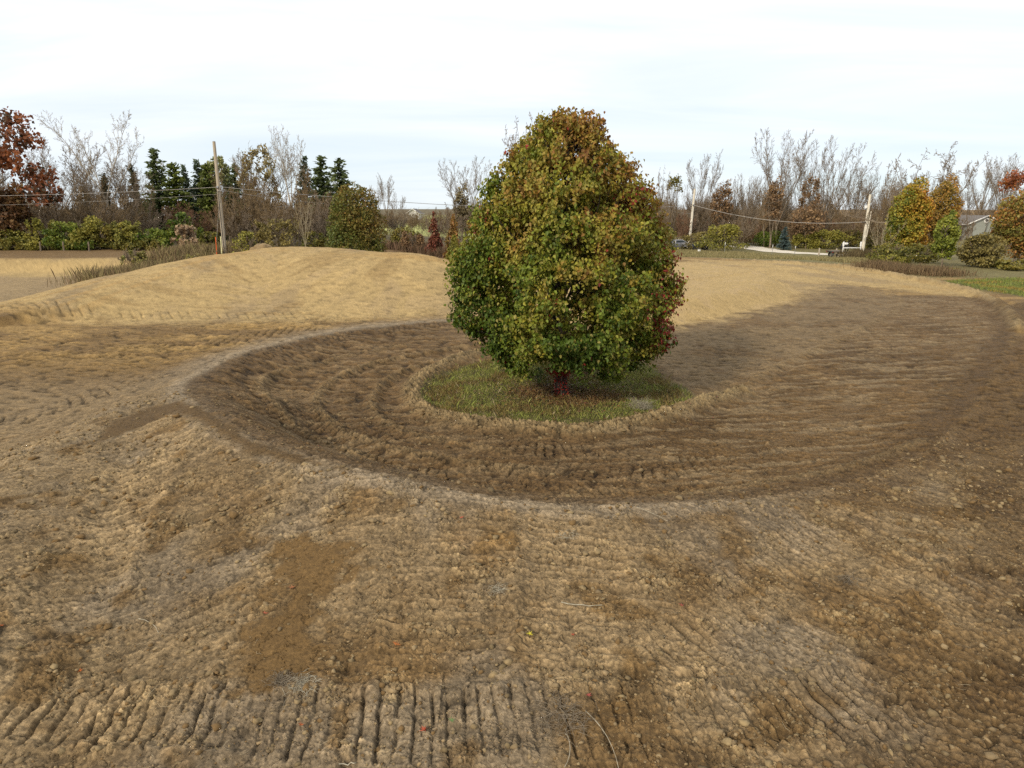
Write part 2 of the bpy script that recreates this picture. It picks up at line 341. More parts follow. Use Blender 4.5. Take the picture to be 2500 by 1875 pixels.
    for f, r0_, r1_, rn, amp in ((1.9, 70, 34, 17, .050), (3.8, 44, 22, 10, .030), (7.5, 26, 13, 6.5, .016), (15., 15, 8, 0, .010)):
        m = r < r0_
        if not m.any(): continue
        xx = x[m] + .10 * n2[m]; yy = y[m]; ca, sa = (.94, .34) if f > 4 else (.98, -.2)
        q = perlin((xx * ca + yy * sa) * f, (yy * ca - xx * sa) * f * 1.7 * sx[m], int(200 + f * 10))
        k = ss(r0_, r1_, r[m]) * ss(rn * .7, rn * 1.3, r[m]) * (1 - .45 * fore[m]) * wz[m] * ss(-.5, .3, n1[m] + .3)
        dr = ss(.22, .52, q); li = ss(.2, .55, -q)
        z[m] += k * amp * (.55 * li - .9 * dr); dash_shade[m] += k * ((.50 if f < 5 else .38) * dr - .20 * li)
    dash_shade = np.clip(dash_shade, -.4, .62)
    # soil dragged down the outer bank: streaks fanning left and right, crosswise in the middle
    aniso = np.zeros(x.shape)
    if (fore > .01).any():
        wl_ = ss(-1.6, -3.2, x); wr2 = ss(1.6, 3.4, x)
        for (ux, uy), wt in (((-.80, -.60), wl_), ((.62, -.78), wr2), ((1., -.05), 1 - wl_ - wr2)):
            aa = x * ux + y * uy; pp = -x * uy + y * ux
            aniso += wt * (fbm(pp * 6.0 + .25 * n1, aa * .8, 3, 133) + .45 * perlin(pp * 15, aa * 2.2, 137))
    z += fore * aniso * (.034 + .03 * ss(-2, -4, x)) * ss(-.3, .3, patch - .3)
    windm = np.zeros(x.shape)
    for i, (pts, h, hw) in enumerate(WINDW):
        m = bbox_mask(x, y, pts, hw + .8)
        if not m.any(): continue
        xx, yy = x[m], y[m]; d, s, al, _ = pdist(xx, yy, pts)
        q = d + .22 * n2[m] + .10 * n3[m]; p_ = ss(hw, hw * .1, q)
        z[m] += h * p_ * (.65 + .8 * n2[m] + .35 * clod[m]); windm[m] = np.maximum(windm[m], p_ * (.15 if i == 1 else 1.0 if i < 3 else 0. if i == 6 else .35))
        z[m] -= .05 * h / .1 * ss(hw * .8, 0, np.abs(d - hw * 1.35)) * .6
    if not want_col: return z
    # ---- colour
    mixc = lambda a, c, m: a * (1 - m[..., None]) + c * m[..., None]
    C = np.empty(x.shape + (3,)); C[:] = brown * 1.15
    C = mixc(C, goldb * .85, ss(20, 27, y - .12 * x) * (1 - mbowl)); C = mixc(C, brown * 1.2, ss(19, 24, y) * (1 - mbowl) * ss(-.25, .15, fbm(x * .18, y * .6, 3, 44)) * .8)                       # left valley
    C = mixc(C, tan * .95, ss(22, 17, y) * ss(-2.5, -6.5, x) * (1 - mbowl) * .8)
    C = mixc(C, tan * 1.0, fore * ss(-.15, .3, fbm(x * .55, y * .55, 3, 5) + .15) * .75)
    C = mixc(C, grey * .95, fore * ss(.0, .35, fbm(x * .45 + 7, y * .45, 3, 8)) * .75)
    C = mixc(C, pale, fore * patch * patch2 * ss(.1, .7, clod) * (.15 + .75 * cid) * .75)
    C = mixc(C, clay * .95, fore * ss(.12, .4, fbm(x * 1.1 + 3, y * 1.1 + 8, 3, 15)) * .75)
    C = mixc(C, brown * np.array((1.13, 1.11, 1.12)), mbowl)
    streak = fbm(x * .35 + .2 * y, y * 3.2 - .5 * x, 3, 55)
    C = mixc(C, dark * 1.25, mbowl * ss(-.1, .35, fbm(x * .22 + 4, y * .16, 3, 12)) * .7 * (1 - mseam))
    C = mixc(C, tan * .95, mbowl * ss(-.05, .25, streak) * .75 * (1 - .5 * mlb))
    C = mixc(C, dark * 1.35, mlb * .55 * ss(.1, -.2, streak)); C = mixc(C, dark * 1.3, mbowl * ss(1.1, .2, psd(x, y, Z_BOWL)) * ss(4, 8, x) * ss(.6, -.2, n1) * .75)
    C = mixc(C, np.array((.172, .118, .060)), mseam * .8); C = mixc(C, dark * 1.8, mseam * ss(.15, .4, fbm(x * .5, y * .35, 3, 17)) * .6)
    C = mixc(C, brown * .95, mrgt * .8); C = mixc(C, dark * 1.2, mrgt * ss(-.05, .3, n1) * .8)
    dm_, sm_, am_, _v = pdist(x, y, MND)
    C = mixc(C, gold, mg); C = mixc(C, gold * 1.12, mg * ss(.0, .3, fbm(x * .25, y * .5, 3, 19)) * .7)
    C = mixc(C, tan * 1.05, mg * ss(.02, .35, fbm(x * .3 + 5, y * .12 + x * .1, 4, 23)) * .65)
    C = mixc(C, goldb * .85, mg * ss(.15, .4, fbm(x * .16 + .1 * y, y * .9, 3, 29)) * .55 * ss(-4, 4, x))
    C = mixc(C, tan * 1.05, mlf * .8); mlo = zone(LOBE, .35, .6, 4); C = mixc(C, gold * 1.08, mlo * .95); C = mixc(C, tan * 1.5, mlo * ss(.0, .4, n1) * .5)
    ctl = np.abs(perlin(am_ * .55 + .05 * n2, dm_ * .07, 98)); C = mixc(C, goldb * .62, mg * (sm_ < 0) * ss(14, 11, dm_) * ss(.035, .008, ctl) * ss(-.2, .3, n1) * .55)
    dm, sm, am = dm_, sm_, am_; face = ss(14, 11, dm) * (sm < 0) * mg
    stk = perlin(am * .9 + .12 * n2, dm * .16, 95) + .5 * perlin(am * 2.6, dm * .3, 96)
    C = mixc(C, goldb * .72, face * ss(.2, .6, stk) * .5); C = mixc(C, tan * 1.5, face * ss(.2, .6, -stk) * .3); C = mixc(C, goldb * 1.1, mg * ss(3.2, 1.6, dm) * ss(.0, .35, perlin(am * .15, dm * 2.2, 97)) * .7)
    d, s, _, _v = pdist(x, y, BERM)
    C = mixc(C, grey * 1.05, ss(.55, .1, d + .25 * n2) * .75 * (1 - mband) * (1 - mg) * ss(6, 2, x))
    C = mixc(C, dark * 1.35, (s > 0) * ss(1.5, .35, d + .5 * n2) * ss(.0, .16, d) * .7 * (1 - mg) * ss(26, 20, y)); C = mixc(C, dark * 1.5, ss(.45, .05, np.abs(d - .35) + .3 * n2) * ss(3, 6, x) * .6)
    C = mixc(C, grey * 1.1, ss(2.6, .4, d) * ss(16, 21, y) * ss(0, -6, x) * .8 * (1 - mbowl) * (1 - mg))
    C = mixc(C, grey * 1.25, ss(.45, .1, d + .2 * n2) * (s < 0) * .6 * ss(6, 2, x) * (1 - mg) * (1 - mband)); C = mixc(C, brown * .88, mband); C = mixc(C, clay * 1.15, mclay * .75)
    C = mixc(C, pale * .86, windm * (1 - .45 * mg) * ss(-.6, .1, n2) * .95 * (1 - mlb * .2)); C = mixc(C, pale * 1.0, windm * mg * .35)
    C = mixc(C, gund, mgr); C = mixc(C, gund * np.array((.9, 1.1, .7)), mgrr); C = mixc(C, brown * .9, mdr)
    C = mixc(C, np.array((.15, .125, .05)), mfg)
    C = mixc(C, brown * 1.25, ss(56.5, 58.5, y) * ss(2, -8, x))
    C = mixc(C, np.array((.11, .085, .04)), ss(69, 73, y) * ss(4, -6, x))
    C = mixc(C, np.array((.30, .30, .09)), ss(110, 125, y) * ss(4, -6, x) * ss(-45, -35, x))
    C *= (1 - dash_shade + .30 * band * fore * (1 - mclay))[..., None]
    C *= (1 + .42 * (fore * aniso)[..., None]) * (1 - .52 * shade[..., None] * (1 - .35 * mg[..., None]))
    # grain; clod tops lighter, gaps and cracks darker
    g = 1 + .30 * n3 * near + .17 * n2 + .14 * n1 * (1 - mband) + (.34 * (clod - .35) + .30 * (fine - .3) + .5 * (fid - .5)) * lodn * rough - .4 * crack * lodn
    spk = perlin(x * 7, y * 2.6, 83); g = g + ss(14, 24, r) * (.14 * perlin(x * 15, y * 5, 85) + .14 * spk - .22 * ss(.38, .55, spk) + .16 * ss(.40, .6, -spk))
    st = 1 + .10 * ss(14, 30, r) * fbm(x * .9, y * 4.0, 3, 71)
    C *= np.clip(g * st, .45, 1.6)[..., None]
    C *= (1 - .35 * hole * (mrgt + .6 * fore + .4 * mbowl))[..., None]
    return z, np.clip(C, .01, .9)

# ------------------------------------------------------------------ materials
def node_mat(name):
    m = bpy.data.materials.new(name); m.use_nodes = True; t = m.node_tree; t.nodes.clear()
    o = t.nodes.new('ShaderNodeOutputMaterial'); b = t.nodes.new('ShaderNodeBsdfPrincipled')
    t.links.new(b.outputs[0], o.inputs[0]); b.inputs['Specular IOR Level'].default_value = 0.25
    return m, t, b, o
def vc_mat(name, rough=.8, nscale=8., namt=.25, transl=0., bump=0., bscale=40.):
    m, t, b, o = node_mat(name); n = t.nodes; l = t.links
    a = n.new('ShaderNodeAttribute'); a.attribute_name = 'Col'
    c = n.new('ShaderNodeTexCoord'); nz = n.new('ShaderNodeTexNoise'); nz.inputs['Scale'].default_value = nscale; nz.inputs['Detail'].default_value = 5
    l.new(c.outputs['Object'], nz.inputs['Vector'])
    mr = n.new('ShaderNodeMapRange'); mr.inputs['From Min'].default_value = .25; mr.inputs['From Max'].default_value = .75
    mr.inputs['To Min'].default_value = 1 - namt; mr.inputs['To Max'].default_value = 1 + namt; l.new(nz.outputs['Fac'], mr.inputs['Value'])
    mu = n.new('ShaderNodeVectorMath'); mu.operation = 'SCALE'; l.new(a.outputs['Color'], mu.inputs[0]); l.new(mr.outputs[0], mu.inputs['Scale'])
    l.new(mu.outputs[0], b.inputs['Base Color']); b.inputs['Roughness'].default_value = rough
    if bump:
        n2 = n.new('ShaderNodeTexNoise'); n2.inputs['Scale'].default_value = bscale; n2.inputs['Detail'].default_value = 6; n2.inputs['Roughness'].default_value = .7
        l.new(c.outputs['Object'], n2.inputs['Vector'])
        bp = n.new('ShaderNodeBump'); bp.inputs['Strength'].default_value = 1; bp.inputs['Distance'].default_value = bump
        l.new(n2.outputs['Fac'], bp.inputs['Height']); l.new(bp.outputs[0], b.inputs['Normal'])
    if transl:
        tr = n.new('ShaderNodeBsdfTranslucent'); l.new(mu.outputs[0], tr.inputs['Color'])
        mx = n.new('ShaderNodeMixShader'); mx.inputs[0].default_value = transl
        l.new(b.outputs[0], mx.inputs[1]); l.new(tr.outputs[0], mx.inputs[2]); l.new(mx.outputs[0], o.inputs[0])
    return m
def flat_mat(name, c, rough=.7, metal=0., c2=None, nscale=6., bump=0., stretch=(1, 1, 1)):
    m, t, b, o = node_mat(name); n = t.nodes; l = t.links
    tcn = n.new('ShaderNodeTexCoord'); mp_ = n.new('ShaderNodeMapping'); mp_.inputs['Scale'].default_value = stretch
    nz = n.new('ShaderNodeTexNoise'); nz.inputs['Scale'].default_value = nscale; nz.inputs['Detail'].default_value = 6
    l.new(tcn.outputs['Object'], mp_.inputs[0]); l.new(mp_.outputs[0], nz.inputs['Vector'])
    cr = n.new('ShaderNodeValToRGB'); cr.color_ramp.elements[0].position = .35; cr.color_ramp.elements[1].position = .65
    c2 = c2 or tuple(k * .7 for k in c)
    cr.color_ramp.elements[0].color = (*c2, 1); cr.color_ramp.elements[1].color = (*c, 1)
    l.new(nz.outputs['Fac'], cr.inputs[0]); l.new(cr.outputs[0], b.inputs['Base Color'])
    b.inputs['Roughness'].default_value = rough; b.inputs['Metallic'].default_value = metal
    if bump:
        bp = n.new('ShaderNodeBump'); bp.inputs['Distance'].default_value = bump; l.new(nz.outputs['Fac'], bp.inputs['Height']); l.new(bp.outputs[0], b.inputs['Normal'])
    return m

M_SOIL = vc_mat('soil', .95, 26., .30, 0, .035, 34.)
M_LEAF = vc_mat('leaves', .55, 3., .15, .22)
M_GRASS = vc_mat('grass_blades', .7, 2., .15, .2)
M_CLOD = vc_mat('clod_soil', .95, 30., .22, 0, .006, 70.)
M_BARK = flat_mat('grey_brown_bark', (.21, .165, .115), .9, 0, (.12, .09, .062), 3., .01)
M_TWIG = flat_mat('brown_twigs', (.21, .145, .075), .9, 0, (.14, .095, .048), 2.)
M_TWIGR = flat_mat('reddish_twigs', (.22, .12, .07), .9, 0, (.15, .08, .045), 2.)
M_TWIGG = flat_mat('grey_twigs', (.23, .175, .12), .9, 0, (.15, .115, .08), 2.)
M_WHITEB = flat_mat('pale_sycamore_bark', (.44, .38, .30), .85, 0, (.26, .22, .16), 1.5)
M_DBARK = flat_mat('dark_bark', (.055, .042, .032), .9, 0, (.03, .023, .018), 8., .02)
M_POLE = flat_mat('weathered_pole_wood', (.42, .36, .27), .85, 0, (.28, .23, .17), 3., .004, (6, 6, .5))
M_POLEB = flat_mat('bleached_pole_wood', (.74, .68, .56), .85, 0, (.40, .35, .27), 3., .004, (6, 6, .5))
M_METAL = flat_mat('dull_steel', (.30, .30, .30), .5, .6)
M_WIRE = flat_mat('wire_aluminium', (.38, .35, .31), .5, .3)
M_WHITE = flat_mat('white_paint', (.78, .77, .73), .6, 0, (.66, .64, .6), 4.)
M_BLACK = flat_mat('black_metal', (.03, .03, .033), .5, .2)
M_RUBBER = flat_mat('tyre_rubber', (.02, .02, .02), .85)
M_BLUE = flat_mat('dark_blue_paint', (.02, .03, .06), .45)
M_ORANGE = flat_mat('orange_plastic', (.75, .13, .03), .6)
M_YELLOW = flat_mat('pale_yellow_plastic', (.72, .68, .38), .6)
M_DECK = flat_mat('weathered_deck_boards', (.16, .13, .10), .85, 0, (.10, .08, .06), 3., 0, (1, 12, 1))
M_GLASS = flat_mat('dark_glass', (.03, .04, .045), .15)

# ------------------------------------------------------------------ the ground sheet
def build_ground():
    ang = np.concatenate([np.linspace(-180, -75, 22)[:-1], np.linspace(-75, -46, 120)[:-1], np.linspace(-46, 46, 1250), np.linspace(46, 75, 120)[1:], np.linspace(75, 180, 22)[1:-1]])
    phi = np.radians(np.concatenate([np.linspace(80, 53, 20)[:-1], np.linspace(53, 2.5, 1500)]))
    rr = np.concatenate([ZC / np.tan(phi), [120, 132, 150, 175, 210, 260, 340, 480, 700, 1100, 2000, 3500]])
    A, RR = np.meshgrid(np.radians(ang), rr)
    X = RR * np.sin(A); Y = RR * np.cos(A)
    nR, nA = X.shape
    Z = np.empty(X.shape); C = np.empty(X.shape + (3,))
    for i in range(0, nR, 150):
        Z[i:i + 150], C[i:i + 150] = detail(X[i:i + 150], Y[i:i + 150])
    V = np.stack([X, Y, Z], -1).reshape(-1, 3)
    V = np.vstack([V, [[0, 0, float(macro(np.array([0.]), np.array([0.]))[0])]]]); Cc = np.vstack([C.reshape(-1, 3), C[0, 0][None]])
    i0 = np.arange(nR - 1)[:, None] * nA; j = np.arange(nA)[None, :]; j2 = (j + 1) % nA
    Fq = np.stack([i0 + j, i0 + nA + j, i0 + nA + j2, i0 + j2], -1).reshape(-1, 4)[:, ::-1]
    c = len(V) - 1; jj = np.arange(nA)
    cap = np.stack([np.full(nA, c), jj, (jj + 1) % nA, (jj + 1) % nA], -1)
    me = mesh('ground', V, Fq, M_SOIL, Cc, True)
    o = obj('ground', me); tag(o, 'graded bare earth of a dirt riding track, brown and golden soil with cleat marks', 'ground', kind='structure')
    return o
GROUND = build_ground()
def gz(x, y):
    a = np.atleast_1d(np.asarray(x, float)); b = np.atleast_1d(np.asarray(y, float)); z = detail(a, b, False)
    return float(z[0]) if np.ndim(x) == 0 else z
def mz(x, y): return float(macro(np.array([x]), np.array([y]))[0])
# ------------------------------------------------------------------ mesh builders
def tubes(segs, sides=4):
    """segs: array (n,8) p0 p1 r0 r1 -> open prisms"""
    s = np.asarray(segs, float); p0 = s[:, 0:3]; p1 = s[:, 3:6]; r0 = s[:, 6:7]; r1 = s[:, 7:8]
    d = p1 - p0; d /= np.linalg.norm(d, axis=1, keepdims=True) + 1e-9
    ref = np.where(np.abs(d[:, 2:3]) > .9, np.array([[1., 0, 0]]), np.array([[0, 0, 1.]]))
    a = np.cross(d, ref); a /= np.linalg.norm(a, axis=1, keepdims=True) + 1e-9; b = np.cross(d, a)
    V = []
    for k in range(sides):
        t = 2 * math.pi * k / sides; o = a * math.cos(t) + b * math.sin(t); V.append(p0 + o * r0); V.append(p1 + o * r1)
    V = np.stack(V, 1)                                          # n, 2*sides, 3
    n = len(s); base = np.arange(n)[:, None] * 2 * sides; F = []
    for k in range(sides):
        k2 = (k + 1) % sides; F.append(np.stack([base[:, 0] + 2 * k, base[:, 0] + 2 * k2, base[:, 0] + 2 * k2 + 1, base[:, 0] + 2 * k + 1], 1))
    return V.reshape(-1, 3), np.concatenate(F, 0)

def nrm(v):
    return v / (math.sqrt(v[0] * v[0] + v[1] * v[1] + v[2] * v[2]) + 1e-9)
def grow(seed, H=10., levels=3, lean=(.55, .75, .8), up=(.0, .25, .1), kids=(14, 8, 5), ratio=(.5, .5, .5), wig=(.05, .12, .2), r0=.16, rmin=.012,
         start=.3, n=(12, 7, 5, 3), leaders=1, split=.25, lshape=None, lspread=.25):
    """recursive tree skeleton; returns rows p0 p1 r0 r1 level"""
    rg = np.random.default_rng(seed); out = []
    def br(p, d, Ln, r, lv):
        k = n[min(lv, len(n) - 1)]; st = Ln / k; rr = r
        pts = []
        for i in range(k):
            f = (i + 1) / k
            d = nrm(d + wig[min(lv, 2)] * rg.normal(size=3) + np.array((0, 0, up[min(lv, 2)])) * .5)
            q = p + d * st; r2 = max(r * (1 - f) ** .8 + rmin * .6, rmin * .6) if lv > 0 else max(r * (1 - .93 * f), rmin)
            out.append((*p, *q, rr, r2, lv)); pts.append((q, d, f, r2)); p = q; rr = r2
        if lv < levels:
            K = kids[min(lv, len(kids) - 1)]
            for j in range(K):
                s0 = start if lv == 0 else .15
                f = s0 + (1 - s0) * (j + rg.random()) / K; idx = min(int(f * k), k - 1); q, dd, ff, r2 = pts[idx]
                az = (j * 2.4 + rg.random()) if lv == 0 else rg.random() * 6.283
                u = nrm(np.cross(dd, rg.normal(size=3))) if lv else np.array((math.cos(az), math.sin(az), 0))
                an = lean[min(lv, 2)] * (.7 + .6 * rg.random())
                nd = nrm(dd * math.cos(an) + u * math.sin(an))
                sh = (lshape(ff) if (lshape and lv == 0) else (1 - .55 * ff))
                br(q, nd, Ln * ratio[min(lv, 2)] * sh * (.7 + .5 * rg.random()), max(r2 * .62, rmin), lv + 1)
    if leaders == 1: br(np.zeros(3), np.array((0, 0, 1.)), H, r0, 0)
    else:
        p = np.zeros(3); hs = H * split; d = np.array((0, 0, 1.)); k = 3
        for i in range(k):
            q = p + nrm(d + .03 * rg.normal(size=3)) * hs / k; out.append((*p, *q, r0 * (1 - .1 * i), r0 * (.9 - .1 * i), 0)); p = q
        for a in range(leaders):
            az = a * 6.283 / leaders + rg.random() * .7; sp = lspread * (.4 + rg.random())
            br(p - np.array((0, 0, rg.random() * hs * .3)), nrm(np.array((math.cos(az) * sp, math.sin(az) * sp, 1))), (H - hs) * (.88 + .16 * rg.random()), r0 * .40, 0)
    return np.array(out)

def tree_meshes(seed, tm, cm, name='bare_tree', **kw):
    """trunk mesh (trunk and limbs) and crown mesh (branches and twigs), scaled to exactly H=10"""
    s = grow(seed, **kw); H = kw.get('H', 10.)
    zs = H / max(s[:, 5].max(), .1); s[:, :6] *= zs
    a = s[s[:, 8] <= 0]; b = s[s[:, 8] > 0]
    V, F = tubes(a, 7); t = mesh(name + '_trunk', V, F, tm, smooth=True)
    V, F = tubes(b, 3); c = mesh(name + '_crown', V, F, cm)
    return t, c, s

def put(name, parts, x, y, h, H=10., rz=None, z=None, wide=1.0, lean=None, **tg):
    """a thing (Empty at the base) with one child per part mesh"""
    zb = mz(x, y) - .05 if z is None else z
    s = h / H
    e = empty(name, (x, y, zb), random.uniform(0, 6.28) if rz is None else rz, (s * wide, s * wide, s))
    if lean: e.rotation_euler[0] = lean[0]; e.rotation_euler[1] = lean[1]
    for nm, me in parts: obj(nm, me, e)
    tag(e, **tg); return e

def rot_frames(n, rg, tilt=1.0):
    a = rg.normal(size=(n, 3)); a /= np.linalg.norm(a, axis=1, keepdims=True)
    b = rg.normal(size=(n, 3)); b = np.cross(a, b); b /= np.linalg.norm(b, axis=1, keepdims=True)
    return a, b
def leaf_cards(P, size, C, rg, droop=.0, asp=.74):
    """rhombic folded leaf faces at points P"""
    n = len(P); a, b = rot_frames(n, rg); a[:, 2] -= droop; a /= np.linalg.norm(a, axis=1, keepdims=True)
    b = np.cross(a, b); b /= np.linalg.norm(b, axis=1, keepdims=True)
    s = size if np.ndim(size) else np.full(n, size); s = s[:, None] * (.7 + .6 * rg.random((n, 1)))
    V = np.stack([P - a * s * .5, P + b * s * asp * .5 - a * s * .1, P + a * s * .5, P - b * s * asp * .5 - a * s * .1], 1).reshape(-1, 3)
    F = np.arange(4 * n).reshape(-1, 4)
    return V, F, np.repeat(C, 4, 0)

def blob_points(blobs, n, rg, shell=.45, gap=.35, gseed=3, gs=1.3):
    """points in the outer shell of ellipsoid blobs (cx,cy,cz,rx,ry,rz), thinned in noise gaps"""
    B = np.array(blobs, float); vol = (B[:, 3] * B[:, 4] * B[:, 5]) ** (2 / 3); pr = vol / vol.sum()
    out = []; tot = 0
    while tot < n:
        m = n * 2; k = rg.choice(len(B), m, p=pr); d = rg.normal(size=(m, 3)); d /= np.linalg.norm(d, axis=1, keepdims=True)
        rr = 1 - shell * rg.random(m) ** 1.6
        az = np.arctan2(d[:, 1], d[:, 0])
        lump = 1 + .16 * perlin(az * 1.3 + k * 7.7, d[:, 2] * 2.6 + k * 3.1, gseed) + .10 * perlin(az * 3.7 + k, d[:, 2] * 6, gseed + 1)
        p = B[k, :3] + d * B[k, 3:6] * (rr * lump)[:, None]
        g = perlin(p[:, 0] * gs + p[:, 1] * gs * .7, p[:, 2] * gs + p[:, 1] * gs * .5, gseed + 2)
        keep = (g > -gap + .35 * rg.random(m) - .2) & (p[:, 2] > .02)
        p = p[keep]; out.append(p); tot += len(p)
    return np.concatenate(out)[:n]

def crown_mesh(name, blobs, n, size, cols, seed, mat=M_LEAF, droop=.1, shell=.45, gap=.35, cn=.5, colfn=None):
    rg = np.random.default_rng(seed); P = blob_points(blobs, n, rg, shell, gap, seed)
    cols = np.array(cols); k = perlin(P[:, 0] * cn + P[:, 1] * cn + seed, P[:, 2] * cn + 5, seed + 9) * .5 + .5 + .22 * rg.normal(size=len(P))
    if colfn is not None: k = colfn(P, k)
    k = np.clip(k, 0, .999) * (len(cols) - 1); i = np.floor(k).astype(int); f = (k - i)[:, None]
    C = cols[i] * (1 - f) + cols[i + 1] * f; C *= (.75 + .5 * rg.random((len(P), 1)))
    V, F, C = leaf_cards(P, size, C, rg, droop); return mesh(name, V, F, mat, C)

def conifer_meshes(seed, H=10., Rb=2.2, n=3800, cols=((.018, .035, .014), (.035, .06, .022), (.055, .085, .03)), droop=.25, irregular=.2, power=.85, z0=.06, ln=.52, fine=False):
    rg = np.random.default_rng(seed); nb = int(H * 14); Vs, Fs, Cs = [], [], []; cols = np.array(cols)
    segs = []; P = []; A = []; K = []
    for i in range(nb):
        zz = H * (z0 + (1 - z0) * (i + rg.random() * .6) / nb * .985); f = zz / H
        Rr = Rb * (1 - f) ** power * (1 - irregular * rg.random()) + .12; az = rg.random() * 6.283
        d = np.array((math.cos(az), math.sin(az), (.35 * f - droop * (1 - f)) + .1 * rg.normal()))
        segs.append((0, 0, zz, d[0] * Rr * .95, d[1] * Rr * .95, zz + d[2] * Rr * .95, .03, .01))
        m = max(6, int(n / nb * (Rr / Rb) * 1.9)); t = rg.random(m) ** .7
        p = np.array((0, 0, zz)) + np.outer(t * Rr, d) + rg.normal(size=(m, 3)) * (.10 + .10 * t[:, None]) * np.array((1, 1, .5)) * (H / 10)
        a = d + rg.normal(size=(m, 3)) * .45; a[:, 2] -= .25
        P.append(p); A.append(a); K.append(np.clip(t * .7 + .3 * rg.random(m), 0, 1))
    P = np.concatenate(P); A = np.concatenate(A); K = np.concatenate(K); A /= np.linalg.norm(A, axis=1, keepdims=True)
    b = np.cross(A, rg.normal(size=A.shape)); b /= np.linalg.norm(b, axis=1, keepdims=True); s = ln * (.6 + .7 * rg.random((len(P), 1)))
    V = np.stack([P - A * s * .4, P + b * s * .22, P + A * s * .6, P - b * s * .22], 1).reshape(-1, 3)
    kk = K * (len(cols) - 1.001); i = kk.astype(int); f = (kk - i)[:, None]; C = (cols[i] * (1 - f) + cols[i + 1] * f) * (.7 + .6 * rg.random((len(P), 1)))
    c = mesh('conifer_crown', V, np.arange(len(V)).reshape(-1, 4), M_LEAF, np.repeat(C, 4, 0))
    tr = [(0, 0, H * k / 8, .02 * rg.normal(), .02 * rg.normal(), H * (k + 1) / 8, .16 * (1 - k / 8.3), .16 * (1 - (k + 1) / 8.3)) for k in range(8)]
    V, F = tubes(tr + segs, 6); t = mesh('conifer_trunk', V, F, M_DBARK, smooth=True)
    return t, c

